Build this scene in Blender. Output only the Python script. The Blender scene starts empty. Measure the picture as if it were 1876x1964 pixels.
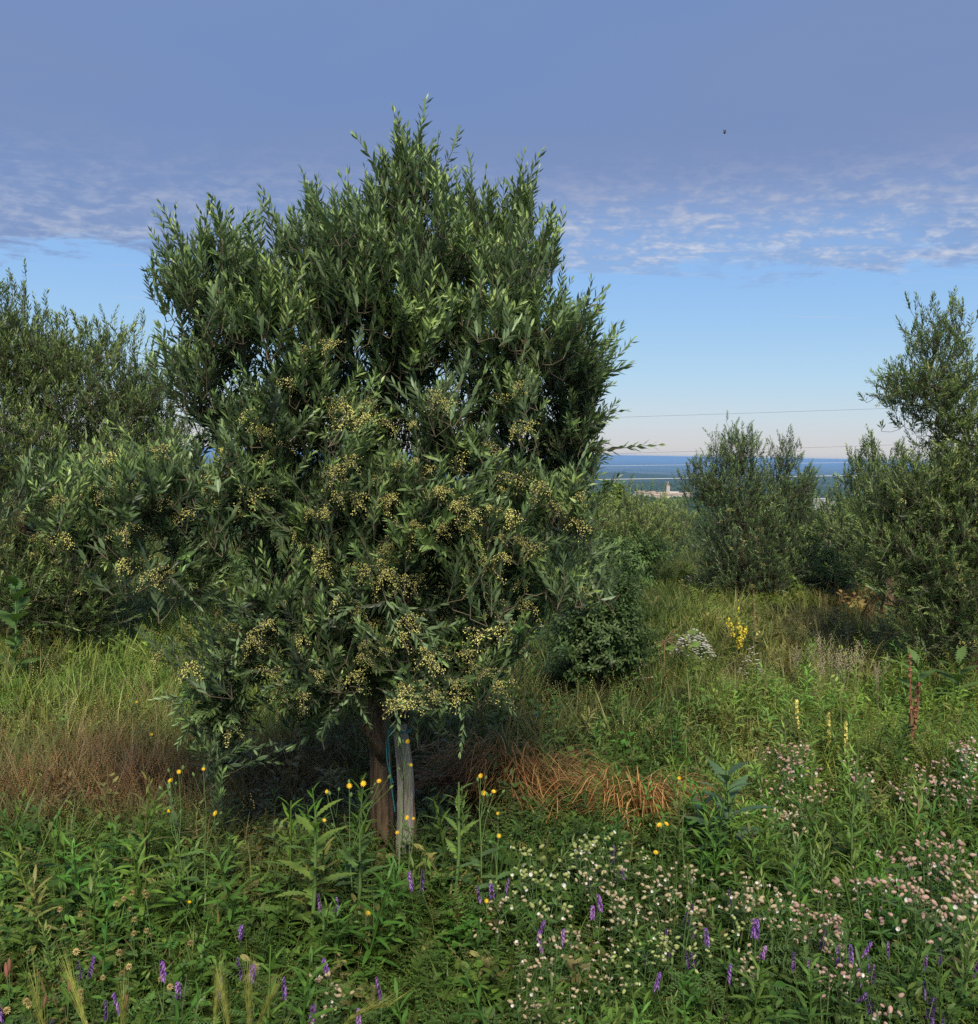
import bpy, math, random
import numpy as np
from mathutils import Vector, Matrix
random.seed(7); RNG = np.random.default_rng(7)
SC = bpy.context.scene
COL = SC.collection

# ------------------------------------------------------------------ camera
EYE = Vector((0, 0, 1.6)); FOC = 1862.0; CX, CY = 938.0, 981.8
PITCH = math.radians(-3.46); ROLL = math.radians(1.0)
cam_d = bpy.data.cameras.new('camera'); cam = bpy.data.objects.new('camera', cam_d); COL.objects.link(cam)
cam_d.sensor_fit = 'HORIZONTAL'; cam_d.sensor_width = 36; cam_d.lens = 36 * FOC / 1876.0
cam_d.clip_start = 0.05; cam_d.clip_end = 250000
CAMR = Matrix.Rotation(math.pi / 2 + PITCH, 3, 'X') @ Matrix.Rotation(ROLL, 3, 'Z')
cam.matrix_world = Matrix.Translation(EYE) @ CAMR.to_4x4()
SC.camera = cam

# ------------------------------------------------------------------ world, sun, exposure
SUN_EL, SUN_AZ = math.radians(47), math.radians(176)     # azimuth clockwise from +Y
SC.view_settings.view_transform = 'Standard'; SC.view_settings.look = 'None'
SC.view_settings.gamma = 1.0; SC.view_settings.use_curve_mapping = False
SC.view_settings.exposure = 2.0
SC.render.film_transparent = False
SC.cycles.max_bounces = 6; SC.cycles.diffuse_bounces = 3; SC.cycles.glossy_bounces = 2
SC.cycles.transmission_bounces = 4; SC.cycles.volume_bounces = 1; SC.cycles.transparent_max_bounces = 8
SC.cycles.use_denoising = False

def N(nt, typ, **kw):
    n = nt.nodes.new(typ)
    for k, v in kw.items():
        if hasattr(n, k): setattr(n, k, v)
    return n
def ramp(nt, stops, src=None, interp='LINEAR'):
    r = nt.nodes.new('ShaderNodeValToRGB'); r.color_ramp.interpolation = interp
    e = r.color_ramp.elements
    while len(e) < len(stops): e.new(0.5)
    for i, (p, c) in enumerate(stops):
        e[i].position = p; e[i].color = (c[0], c[1], c[2], 1)
    if src is not None: nt.links.new(src, r.inputs[0])
    return r
def s2l(r, g, b):
    f = lambda v: ((v / 255 + .055) / 1.055) ** 2.4 if v > 10 else v / 255 / 12.92
    return (f(r), f(g), f(b))
def mth(nt, op, a, b=None, c=None, clamp=False):
    m = nt.nodes.new('ShaderNodeMath'); m.operation = op; m.use_clamp = clamp
    for i, v in enumerate((a, b, c)):
        if v is None: continue
        if isinstance(v, (int, float)): m.inputs[i].default_value = v
        else: nt.links.new(v, m.inputs[i])
    return m.outputs[0]
def mixc(nt, fac, a, b, blend='MIX'):
    m = nt.nodes.new('ShaderNodeMix'); m.data_type = 'RGBA'; m.blend_type = blend
    for i, v in ((0, fac), (6, a), (7, b)):
        if isinstance(v, (int, float)): m.inputs[i].default_value = v
        elif isinstance(v, tuple): m.inputs[i].default_value = (*v[:3], 1)
        else: nt.links.new(v, m.inputs[i])
    return m.outputs[2]

world = bpy.data.worlds.new('World'); SC.world = world; world.use_nodes = True
def build_world():
    nt = world.node_tree; nt.nodes.clear(); L = nt.links.new
    out = N(nt, 'ShaderNodeOutputWorld'); bg = N(nt, 'ShaderNodeBackground')
    STR = 0.05; bg.inputs[1].default_value = STR
    sky = N(nt, 'ShaderNodeTexSky'); sky.sky_type = 'NISHITA'; sky.sun_disc = False
    sky.sun_elevation = SUN_EL; sky.sun_rotation = SUN_AZ; sky.altitude = 250
    sky.air_density = 1.1; sky.dust_density = 1.0; sky.ozone_density = 2.0
    tc = N(nt, 'ShaderNodeTexCoord'); sep = N(nt, 'ShaderNodeSeparateXYZ'); L(tc.outputs['Generated'], sep.inputs[0])
    x, y, z = sep.outputs
    el = mth(nt, 'MULTIPLY', mth(nt, 'ARCSINE', z), 2.0)              # 0..pi
    K = 1.03 / STR / 4.0
    def c(r, g, b, k=1.0):
        q = s2l(r, g, b); return tuple(v * K * k * 0.1 for v in q)
    # clear evening air: blue above, warm pale at the horizon   (el in rad * 2)
    clear = ramp(nt, [(0.0, c(206, 203, 204)), (0.024, c(204, 204, 208)), (0.08, c(192, 208, 221)),
                      (0.15, c(172, 205, 230)), (0.26, c(150, 192, 232)), (0.35, c(138, 182, 232)), (0.60, c(118, 160, 220)), (1.0, c(92, 128, 192))], el)
    sc10 = N(nt, 'ShaderNodeVectorMath', operation='SCALE'); L(clear.outputs[0], sc10.inputs[0]); sc10.inputs[3].default_value = 10.0
    clearc = mixc(nt, 0.92, sky.outputs[0], sc10.outputs[0])
    # cloud sheet on a plane overhead
    zz = mth(nt, 'MAXIMUM', z, 0.03)
    px = mth(nt, 'DIVIDE', x, zz); py = mth(nt, 'DIVIDE', y, zz)
    cmb = N(nt, 'ShaderNodeCombineXYZ'); L(px, cmb.inputs[0]); L(py, cmb.inputs[1])
    def noise(scale, detail, rough, off=0.0, sx=1.0, sy=1.0, dist=0.0):
        mp = N(nt, 'ShaderNodeMapping'); L(cmb.outputs[0], mp.inputs[0])
        mp.inputs['Location'].default_value = (off, off * .7, 0); mp.inputs['Scale'].default_value = (sx, sy, 1)
        n = N(nt, 'ShaderNodeTexNoise'); L(mp.outputs[0], n.inputs[0])
        n.inputs['Scale'].default_value = scale; n.inputs['Detail'].default_value = detail
        n.inputs['Roughness'].default_value = rough; n.inputs['Distortion'].default_value = dist
        return n.outputs[0]
    big = noise(0.35, 4, 0.55, 3.1, 1, 1, .4)
    mid = noise(1.1, 5, 0.6, 7.7, 1, 1.2, .6)
    def dnoise(scale, sz, detail, rough, off):
        mp = N(nt, 'ShaderNodeMapping'); L(tc.outputs['Generated'], mp.inputs[0]); mp.inputs['Scale'].default_value = (1, 1, sz); mp.inputs['Location'].default_value = (off, off, off)
        n = N(nt, 'ShaderNodeTexNoise'); L(mp.outputs[0], n.inputs[0]); n.inputs['Scale'].default_value = scale; n.inputs['Detail'].default_value = detail; n.inputs['Roughness'].default_value = rough; n.inputs['Distortion'].default_value = .3
        return n.outputs[0]
    puff = mth(nt, 'ADD', mth(nt, 'MULTIPLY', noise(4.6, 6, 0.62, 1.3, 1.0, 1.35, .9), .40), mth(nt, 'MULTIPLY', dnoise(34, 2.6, 3, .6, 1.7), .60))
    fine = dnoise(80, 2.4, 3, .6, 4.1)
    # edge of the sheet at about 10 degrees: distance on plane = 1/tan(el) ~ 5.6
    dist = mth(nt, 'SQRT', mth(nt, 'ADD', mth(nt, 'MULTIPLY', px, px), mth(nt, 'MULTIPLY', py, py)))
    edge = mth(nt, 'ADD', dist, mth(nt, 'ADD', mth(nt, 'MULTIPLY', mth(nt, 'SUBTRACT', mid, 0.5), 2.6), mth(nt, 'MULTIPLY', mth(nt, 'SUBTRACT', puff, 0.5), 2.0)))
    mask = N(nt, 'ShaderNodeMapRange'); mask.interpolation_type = 'SMOOTHSTEP'; L(edge, mask.inputs[0])
    mask.inputs[1].default_value = 5.15; mask.inputs[2].default_value = 5.75; mask.inputs[3].default_value = 1; mask.inputs[4].default_value = 0
    # broken towards the edge: puffs with blue between
    br = N(nt, 'ShaderNodeMapRange'); br.interpolation_type = 'SMOOTHSTEP'; L(dist, br.inputs[0])
    br.inputs[1].default_value = 3.1; br.inputs[2].default_value = 5.0; br.inputs[3].default_value = 0; br.inputs[4].default_value = 1
    pf = N(nt, 'ShaderNodeMapRange'); pf.interpolation_type = 'SMOOTHSTEP'
    L(mth(nt, 'ADD', mth(nt, 'MULTIPLY', puff, .75), mth(nt, 'MULTIPLY', fine, .25)), pf.inputs[0])
    pf.inputs[1].default_value = 0.38; pf.inputs[2].default_value = 0.66; pf.inputs[3].default_value = 0; pf.inputs[4].default_value = 1
    ragged = N(nt, 'ShaderNodeMapRange'); ragged.interpolation_type = 'SMOOTHSTEP'; L(big, ragged.inputs[0])
    ragged.inputs[1].default_value = .42; ragged.inputs[2].default_value = .58; ragged.inputs[3].default_value = .35; ragged.inputs[4].default_value = 1
    side = N(nt, 'ShaderNodeMapRange'); side.interpolation_type = 'SMOOTHSTEP'; L(px, side.inputs[0]); side.inputs[1].default_value = -1.6; side.inputs[2].default_value = 1.0; side.inputs[3].default_value = .30; side.inputs[4].default_value = 1
    brk = mth(nt, 'MULTIPLY', mth(nt, 'MULTIPLY', br.outputs[0], ragged.outputs[0]), side.outputs[0])
    dens = mth(nt, 'SUBTRACT', 1.0, mth(nt, 'MULTIPLY', brk, mth(nt, 'SUBTRACT', 0.82, mth(nt, 'MULTIPLY', pf.outputs[0], 0.72))))
    cover = mth(nt, 'MULTIPLY', mask.outputs[0], dens, clamp=True)
    # colour of the sheet: thick lavender grey with thinner bluer parts, paler where it breaks up
    body = ramp(nt, [(0.30, c(114, 141, 189)), (0.48, c(121, 142, 185)), (0.62, c(130, 145, 184))], big)
    pale = ramp(nt, [(0.08, c(142, 162, 202)), (0.4, c(184, 194, 216)), (0.8, c(216, 218, 226))], mth(nt, 'MULTIPLY', pf.outputs[0], mth(nt,'ADD',mid,.25)))
    cc = mixc(nt, mth(nt, 'MULTIPLY', mth(nt, 'MULTIPLY', br.outputs[0], mth(nt, 'ADD', .3, mth(nt, 'MULTIPLY', side.outputs[0], .7))), mth(nt,'ADD',0.35,mth(nt,'MULTIPLY',pf.outputs[0],0.6)), clamp=True), body.outputs[0], pale.outputs[0])
    cs = N(nt, 'ShaderNodeVectorMath', operation='SCALE'); L(cc, cs.inputs[0]); cs.inputs[3].default_value = 10.0
    # thin streaks low down
    st = noise(1.5, 4, .6, 12.0, .28, 1.6, .3)
    stm = N(nt, 'ShaderNodeMapRange'); stm.interpolation_type = 'SMOOTHSTEP'; L(st, stm.inputs[0])
    stm.inputs[1].default_value = .60; stm.inputs[2].default_value = .72; stm.inputs[3].default_value = 0; stm.inputs[4].default_value = .38
    low = N(nt, 'ShaderNodeMapRange'); L(dist, low.inputs[0])
    low.inputs[1].default_value = 14; low.inputs[2].default_value = 8; low.inputs[3].default_value = 0; low.inputs[4].default_value = 1
    streak = mth(nt, 'MULTIPLY', stm.outputs[0], low.outputs[0])
    col = mixc(nt, streak, clearc, tuple(v * 10 for v in c(196, 198, 215)))
    col = mixc(nt, mth(nt, 'MULTIPLY', cover, 0.96), col, cs.outputs[0])
    L(col, bg.inputs[0]); L(bg.outputs[0], out.inputs[0])
build_world()
sun_d = bpy.data.lights.new('sun', 'SUN'); sun = bpy.data.objects.new('sun', sun_d); COL.objects.link(sun)
sun_d.energy = 1.5; sun_d.angle = math.radians(20); sun_d.color = (1.0, 0.92, 0.76)
sdir = Vector((math.sin(SUN_AZ) * math.cos(SUN_EL), math.cos(SUN_AZ) * math.cos(SUN_EL), math.sin(SUN_EL)))
sun.rotation_euler = (-sdir).to_track_quat('-Z', 'Y').to_euler()

# ------------------------------------------------------------------ helpers
def ray(qx, qy):
    return CAMR @ Vector(((qx - CX) / FOC, (CY - qy) / FOC, -1))
def P(qx, qy, d):
    """world point seen at photo point q, d metres ahead"""
    r = ray(qx, qy); return EYE + r * (d / r.y)
def sstep(e0, e1, x):
    t = np.clip((x - e0) / (e1 - e0), 0, 1); return t * t * (3 - 2 * t)
PROF_R = [0, 12, 20, 45, 100, 300, 700, 1200, 1600, 1800, 2200, 3500, 4600, 6000, 8200, 9800, 12500, 200000]
PROF_Z = [0, 0, -.45, -3.2, -9, -25, -48, -66, -70, -71, -97, -160, -128, -190, -136, -230, -240, -240]
def ground_z(x, y):
    x = np.asarray(x, float); y = np.asarray(y, float)
    r = np.hypot(x, y); a = np.arctan2(x, y)
    z = np.interp(r, PROF_R, PROF_Z)
    near = 0.05 * np.sin(1.3 * x + .4) * np.cos(.9 * y) + .03 * np.sin(2.9 * x + 1.7 * y) + .02 * np.sin(4.1 * y - 2.2 * x)
    w = sstep(60, 400, r) * (1 - sstep(9500, 14000, r)) 
    wav = (np.sin(a * 11 + r / 900) * .5 + np.sin(a * 23 + 2 + r / 500) * .3 + np.sin(a * 47 + r / 1300 + 1) * .2)
    amp = np.interp(r, [60, 400, 1200, 1800, 4600, 8200, 12000], [0, 3, 5, 2.2, 16, 20, 6])
    bank = 0.10 * sstep(-1.2, -2.6, x) * sstep(3.0, 5.0, y) * (1 - sstep(9, 14, r))
    return z + near * (1 - sstep(15, 50, r)) + w * amp * wav + bank
def gz(x, y): return float(ground_z(x, y))
def G(qx, qy, h=0.0):
    """point on the ray through q that is h above the ground; returns the ground point under it and the point"""
    r = ray(qx, qy); lo, hi = 0.3, 60.0
    f = lambda t: (EYE.z + r.z * t) - h - gz(r.x * t, r.y * t)
    t = lo
    while t < hi and f(t) > 0: t *= 1.02
    lo = t / 1.02
    for _ in range(30):
        m = (lo + t) / 2
        if f(m) > 0: lo = m
        else: t = m
    p = EYE + r * t
    return Vector((p.x, p.y, gz(p.x, p.y))), p
def toq(p):
    v = CAMR.transposed() @ (Vector(p) - EYE)
    return CX + FOC * v.x / -v.z, CY - FOC * v.y / -v.z

def link(o, parent=None):
    COL.objects.link(o)
    if parent is not None: o.parent = parent
    return o
def tag(o, label=None, cat=None, group=None, kind=None):
    if label: o['label'] = label
    if cat: o['category'] = cat
    if group: o['group'] = group
    if kind: o['kind'] = kind
    return o
def empty(name, loc, label=None, cat=None, group=None):
    o = bpy.data.objects.new(name, None); o.empty_display_size = .05; link(o); o.location = loc
    return tag(o, label, cat, group)

class MB:
    """collects triangles with a material index and a tint per vertex"""
    def __init__(s): s.V = []; s.F = []; s.M = []; s.T = []
    def add(s, vs, fs, m=0, t=0.5):
        b = len(s.V); s.V += [tuple(v) for v in vs]
        s.T += (list(t) if isinstance(t, (list, tuple)) else [t] * len(vs))
        for f in fs:
            for k in range(1, len(f) - 1):
                s.F.append((b + f[0], b + f[k], b + f[k + 1])); s.M.append(m)
    def leaf(s, p, d, n, ln, w, m=0, t=.5, nseg=2, curl=0.15, fold=.25, shape=None):
        p = Vector(p); d = Vector(d).normalized(); n = Vector(n)
        side = d.cross(n)
        if side.length < 1e-4: side = d.cross(Vector((.3, .5, 1)))
        side.normalize(); n = side.cross(d).normalized()
        if nseg == 1:
            a = p + d * ln * .5 + n * (fold * w * .3)
            s.add([p, a + side * w / 2 , p + d * ln - n * curl * ln, a - side * w / 2, ], [(0, 1, 2), (0, 2, 3)], m, t); return
        prof = shape or {2: [(.33, 1.0), (.68, .85)], 3: [(.25, .85), (.5, 1.0), (.78, .65)], 4:[(.15,.6),(.38,1.),(.62,.9),(.84,.5)]}[nseg]
        vs = [p]
        for (u, ww) in prof:
            c = p + d * ln * u - n * curl * ln * u * u
            vs += [c + side * (w / 2 * ww) + n * fold * w * .5 * ww, c, c - side * (w / 2 * ww) + n * fold * w * .5 * ww]
        vs.append(p + d * ln - n * curl * ln)
        k = len(prof); fs = [(0, 1, 2), (0, 2, 3)]
        for i in range(k - 1):
            a = 1 + 3 * i
            fs += [(a, a + 3, a + 4, a + 1), (a + 1, a + 4, a + 5, a + 2)]
        a = 1 + 3 * (k - 1); e = len(vs) - 1
        fs += [(a, e, a + 1), (a + 1, e, a + 2)]
        s.add(vs, fs, m, t)
    def tube(s, pts, rads, m=1, t=.5, sides=4, cap=False):
        pts = [Vector(p) for p in pts]; vs = []; fs = []
        for i, p in enumerate(pts):
            d = (pts[min(i + 1, len(pts) - 1)] - pts[max(i - 1, 0)]).normalized()
            u = d.orthogonal().normalized() if i == 0 else (u - d * u.dot(d)).normalized()
            v = d.cross(u)
            for k in range(sides):
                a = 2 * math.pi * k / sides
                vs.append(p + (u * math.cos(a) + v * math.sin(a)) * rads[i])
        for i in range(len(pts) - 1):
            for k in range(sides):
                a = i * sides + k; b = i * sides + (k + 1) % sides
                fs.append((a, b, b + sides, a + sides))
        if cap:
            fs.append(tuple(range(len(vs) - sides, len(vs)))); fs.append(tuple(range(sides))[::-1])
        s.add(vs, fs, m, t)
    def blob(s, c, r, m=2, t=.5, sq=1.0):
        c = Vector(c); vs = [c + Vector(v) for v in ((r, 0, 0), (0, r, 0), (-r, 0, 0), (0, -r, 0), (0, 0, r * sq), (0, 0, -r * sq))]
        s.add(vs, [(0, 1, 4), (1, 2, 4), (2, 3, 4), (3, 0, 4), (1, 0, 5), (2, 1, 5), (3, 2, 5), (0, 3, 5)], m, t)
    def lathe(s, base, axis, prof, m=0, t=.5, sides=7):
        """prof: (along, radius)"""
        base = Vector(base); ax = Vector(axis).normalized()
        s.tube([base + ax * a for a, r in prof], [r for a, r in prof], m, t, sides)
    def arrays(s):
        return dict(V=np.array(s.V, np.float32).reshape(-1, 3), F=np.array(s.F, np.int32).reshape(-1, 3), M=np.array(s.M, np.int32), T=np.array(s.T, np.float32))
    def mesh(s, name, mats, smooth=True): return mesh_from(name, s.arrays(), mats, smooth)
    def build(s, name, mats, parent=None, smooth=True, loc=None):
        o = bpy.data.objects.new(name, s.mesh(name, mats, smooth)); link(o, parent)
        if loc is not None: o.location = loc
        return o
def mesh_from(name, A, mats, smooth=True):
    me = bpy.data.meshes.new(name); nv = len(A['V']); nf = len(A['F'])
    me.vertices.add(nv); me.vertices.foreach_set('co', A['V'].astype(np.float32).ravel())
    me.loops.add(nf * 3); me.loops.foreach_set('vertex_index', A['F'].astype(np.int32).ravel())
    me.polygons.add(nf); me.polygons.foreach_set('loop_start', np.arange(0, nf * 3, 3, dtype=np.int32))
    me.polygons.foreach_set('loop_total', np.full(nf, 3, np.int32))
    me.polygons.foreach_set('material_index', A['M'].astype(np.int32))
    me.polygons.foreach_set('use_smooth', np.full(nf, bool(smooth)))
    at = me.attributes.new('tint', 'FLOAT', 'POINT'); at.data.foreach_set('value', A['T'].astype(np.float32))
    for m in mats: me.materials.append(m)
    me.update(calc_edges=True); me.validate()
    return me
def merge(vars_, idx, R, loc, toff=None):
    """R: (n,3,3) rotation*scale, loc (n,3); one big mesh of copies"""
    Vs, Fs, Ms, Ts = [], [], [], []; base = 0
    for k, A in enumerate(vars_):
        sel = np.nonzero(idx == k)[0]
        if len(sel) == 0: continue
        V = np.einsum('nij,vj->nvi', R[sel], A['V']) + loc[sel][:, None, :]
        n, v = V.shape[:2]
        F = A['F'][None] + (base + np.arange(n) * v)[:, None, None]
        T = np.repeat(A['T'][None], n, 0)
        if toff is not None: T = np.clip(T + toff[sel][:, None], 0, 1)
        Vs.append(V.reshape(-1, 3)); Fs.append(F.reshape(-1, 3)); Ms.append(np.tile(A['M'], n)); Ts.append(T.ravel()); base += n * v
    return dict(V=np.concatenate(Vs), F=np.concatenate(Fs), M=np.concatenate(Ms), T=np.concatenate(Ts))
def frame_to(dirs, roll):
    """rotation matrices whose +Z goes to dirs, spun by roll"""
    d = dirs / np.linalg.norm(dirs, axis=1, keepdims=True)
    up = np.tile(np.array([[0.31, .52, .79]]), (len(d), 1))
    x = np.cross(up, d); x /= np.linalg.norm(x, axis=1, keepdims=True) + 1e-9
    y = np.cross(d, x); c, s = np.cos(roll)[:, None], np.sin(roll)[:, None]
    X = x * c + y * s; Y = -x * s + y * c
    return np.stack([X, Y, d], axis=2)
def mat4(R, loc):
    m = Matrix([[float(R[i, j]) for j in range(3)] + [float(loc[i])] for i in range(3)] + [[0, 0, 0, 1]]); return m

# ------------------------------------------------------------------ materials
MATS = {}
def leaf_mat(name, stops, rough=.45, spec=.35, back=None, trans=.18, jitter=.25, inst=False, vein=True):
    m = bpy.data.materials.new(name); m.use_nodes = True; nt = m.node_tree; nt.nodes.clear(); L = nt.links.new
    out = N(nt, 'ShaderNodeOutputMaterial'); b = N(nt, 'ShaderNodeBsdfPrincipled')
    at = N(nt, 'ShaderNodeAttribute'); at.attribute_name = 'tint'
    oi = N(nt, 'ShaderNodeObjectInfo')
    fac = mth(nt, 'ADD', at.outputs['Fac'], mth(nt, 'MULTIPLY', mth(nt, 'SUBTRACT', oi.outputs['Random'], .5), .22))
    r = ramp(nt, stops, fac); col = r.outputs[0]
    geo = N(nt, 'ShaderNodeNewGeometry')
    no = N(nt, 'ShaderNodeTexNoise'); no.inputs['Scale'].default_value = 3.5; no.inputs['Detail'].default_value = 3
    L(geo.outputs['Position'], no.inputs[0])
    if inst:
        ai = N(nt, 'ShaderNodeAttribute'); ai.attribute_type = 'INSTANCER'; ai.attribute_name = 'tcol'
        col = mixc(nt, 1.0, col, ai.outputs['Color'], 'MULTIPLY')
    hs = N(nt, 'ShaderNodeHueSaturation'); L(col, hs.inputs['Color'])
    L(mth(nt, 'ADD', 1 - jitter, mth(nt, 'MULTIPLY', no.outputs[0], 2 * jitter)), hs.inputs['Value'])
    L(mth(nt, 'ADD', .485, mth(nt, 'MULTIPLY', oi.outputs['Random'], .03)), hs.inputs['Hue'])
    col = hs.outputs[0]
    if back is not None: col = mixc(nt, mth(nt, 'MULTIPLY', geo.outputs['Backfacing'], .8), col, back)
    L(col, b.inputs['Base Color']); b.inputs['Roughness'].default_value = rough
    b.inputs['Specular IOR Level'].default_value = spec
    if trans > 0:
        tr = N(nt, 'ShaderNodeBsdfTranslucent'); L(mixc(nt, 1.0, col, (1.5, 1.6, .8), 'MULTIPLY'), tr.inputs[0])
        mx = N(nt, 'ShaderNodeMixShader'); mx.inputs[0].default_value = trans
        L(b.outputs[0], mx.inputs[1]); L(tr.outputs[0], mx.inputs[2]); L(mx.outputs[0], out.inputs[0])
    else: L(b.outputs[0], out.inputs[0])
    MATS[name] = m; return m
def bark_mat(name, c1, c2, scale=30, stretch=6, bump=.6, rough=.85):
    m = bpy.data.materials.new(name); m.use_nodes = True; nt = m.node_tree; b = nt.nodes['Principled BSDF']; L = nt.links.new
    tc = N(nt, 'ShaderNodeTexCoord'); mp = N(nt, 'ShaderNodeMapping'); L(tc.outputs['Object'], mp.inputs[0])
    mp.inputs['Scale'].default_value = (stretch, stretch, 1)
    n = N(nt, 'ShaderNodeTexNoise'); L(mp.outputs[0], n.inputs[0]); n.inputs['Scale'].default_value = scale / stretch
    n.inputs['Detail'].default_value = 7; n.inputs['Roughness'].default_value = .65
    r = ramp(nt, [(.3, c1), (.68, c2)], n.outputs[0]); L(r.outputs[0], b.inputs['Base Color'])
    bp = N(nt, 'ShaderNodeBump'); bp.inputs['Strength'].default_value = bump; bp.inputs['Distance'].default_value = .01
    L(n.outputs[0], bp.inputs['Height']); L(bp.outputs[0], b.inputs['Normal']); b.inputs['Roughness'].default_value = rough
    b.inputs['Specular IOR Level'].default_value = .2
    MATS[name] = m; return m
def plain_mat(name, col, rough=.6, var=.2, scale=40, trans=0):
    m = bpy.data.materials.new(name); m.use_nodes = True; nt = m.node_tree; b = nt.nodes['Principled BSDF']; L = nt.links.new
    n = N(nt, 'ShaderNodeTexNoise'); n.inputs['Scale'].default_value = scale
    geo = N(nt, 'ShaderNodeNewGeometry'); L(geo.outputs['Position'], n.inputs[0]); oi = N(nt, 'ShaderNodeObjectInfo')
    lo = tuple(v * (1 - var) for v in col); hi = tuple(min(1, v * (1 + var)) for v in col)
    f = mth(nt, 'ADD', mth(nt, 'MULTIPLY', n.outputs[0], .6), mth(nt, 'MULTIPLY', oi.outputs['Random'], .4))
    r = ramp(nt, [(.3, lo), (.7, hi)], f); L(r.outputs[0], b.inputs['Base Color'])
    b.inputs['Roughness'].default_value = rough; b.inputs['Specular IOR Level'].default_value = .25
    if trans:
        tr = N(nt, 'ShaderNodeBsdfTranslucent'); L(r.outputs[0], tr.inputs[0]); mx = N(nt, 'ShaderNodeMixShader'); mx.inputs[0].default_value = trans
        L(b.outputs[0], mx.inputs[1]); L(tr.outputs[0], mx.inputs[2]); L(mx.outputs[0], nt.nodes['Material Output'].inputs[0])
    MATS[name] = m; return m

OLIVE = leaf_mat('olive_leaf', [(0.0, (.020, .036, .016)), (.32, (.058, .102, .036)), (.65, (.155, .255, .075)), (1.0, (.32, .44, .13))],
                 rough=.42, spec=.42, back=(.17, .25, .125), trans=.12)
OLIVE_W = leaf_mat('olive_leaf_warm', [(0.0, (.026, .044, .015)), (.35, (.078, .124, .034)), (.7, (.19, .265, .070)), (1.0, (.33, .39, .11))],
                 rough=.46, spec=.35, back=(.19, .26, .115), trans=.12)
BARK = bark_mat('olive_bark', (.04, .028, .018), (.21, .14, .085), 70, 7, 1.0)
TWIGB = plain_mat('twig_bark', (.10, .085, .055), .8)
PANICLE = plain_mat('olive_blossom', (.62, .60, .19), .6, .4, 60, .2)
# ------------------------------------------------------------------ ground
def grid_sheet(name, radii, nseg, mat, a0=-math.pi, a1=math.pi):
    a = np.linspace(a0, a1, nseg + 1); R, A = np.meshgrid(radii, a, indexing='ij')
    X = R * np.sin(A); Y = R * np.cos(A); Z = ground_z(X, Y)
    V = np.stack([X, Y, Z], -1).reshape(-1, 3); w = nseg + 1
    i, j = np.meshgrid(np.arange(len(radii) - 1), np.arange(nseg), indexing='ij'); q = (i * w + j).ravel()
    F = np.concatenate([np.stack([q, q + w + 1, q + w], 1), np.stack([q, q + 1, q + w + 1], 1)])
    me = mesh_from(name, dict(V=V, F=F, M=np.zeros(len(F)), T=np.zeros(len(V))), [mat])
    o = bpy.data.objects.new(name, me); link(o); o['kind'] = 'structure'; return o
def ground_mats():
    m = bpy.data.materials.new('meadow_soil'); m.use_nodes = True; nt = m.node_tree; b = nt.nodes['Principled BSDF']; L = nt.links.new
    geo = N(nt, 'ShaderNodeNewGeometry'); n = N(nt, 'ShaderNodeTexNoise'); n.inputs['Scale'].default_value = 2.0; n.inputs['Detail'].default_value = 8
    n.inputs['Roughness'].default_value = .7; L(geo.outputs['Position'], n.inputs[0])
    r = ramp(nt, [(.3, (.022, .020, .011)), (.5, (.040, .042, .018)), (.7, (.07, .062, .028))], n.outputs[0]); L(r.outputs[0], b.inputs['Base Color'])
    b.inputs['Roughness'].default_value = .95; b.inputs['Specular IOR Level'].default_value = .1
    bp = N(nt, 'ShaderNodeBump'); bp.inputs['Distance'].default_value = .05; L(n.outputs[0], bp.inputs['Height']); L(bp.outputs[0], b.inputs['Normal'])
    f = bpy.data.materials.new('far_country'); f.use_nodes = True; nt = f.node_tree; b = nt.nodes['Principled BSDF']; L = nt.links.new
    geo = N(nt, 'ShaderNodeNewGeometry')
    wood = N(nt, 'ShaderNodeTexNoise'); wood.inputs['Scale'].default_value = .02; wood.inputs['Detail'].default_value = 5; L(geo.outputs['Position'], wood.inputs[0])
    cw = ramp(nt, [(.3, (.018, .034, .014)), (.7, (.045, .070, .024))], wood.outputs[0])
    fld = N(nt, 'ShaderNodeTexNoise'); fld.inputs['Scale'].default_value = .0011; fld.inputs['Detail'].default_value = 7; fld.inputs['Roughness'].default_value = .62; L(geo.outputs['Position'], fld.inputs[0])
    cf = ramp(nt, [(.50, (0, 0, 0)), (.62, (1, 1, 1))], fld.outputs[0])
    vd = N(nt, 'ShaderNodeTexVoronoi'); vd.inputs['Scale'].default_value = .0045; L(geo.outputs['Position'], vd.inputs[0])
    fc = ramp(nt, [(0, (.09, .10, .04)), (.5, (.17, .15, .075)), (1, (.24, .22, .13))], vd.outputs['Color'])
    # open fields mostly on the plain
    sep = N(nt, 'ShaderNodeSeparateXYZ'); L(geo.outputs['Position'], sep.inputs[0])
    pl = N(nt, 'ShaderNodeMapRange'); L(sep.outputs[2], pl.inputs[0]); pl.inputs[1].default_value = -150; pl.inputs[2].default_value = -235
    pl.inputs[3].default_value = .12; pl.inputs[4].default_value = .8
    col = mixc(nt, mth(nt, 'MULTIPLY', cf.outputs[0], pl.outputs[0]), cw.outputs[0], fc.outputs[0])
    L(col, b.inputs['Base Color']); b.inputs['Roughness'].default_value = 1; b.inputs['Specular IOR Level'].default_value = 0
    return m, f
GM, FM = ground_mats()
grid_sheet('ground', np.concatenate([[0.01, .3, .6], np.geomspace(.9, 60, 120)]), 240, GM)
rad2 = np.geomspace(60, 1500, 60); rad3 = np.geomspace(1500, 14000, 150)[1:]; rad4 = np.geomspace(14000, 90000, 40)[1:]
grid_sheet('valley', np.concatenate([rad2, rad3, rad4]), 300, FM)

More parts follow.
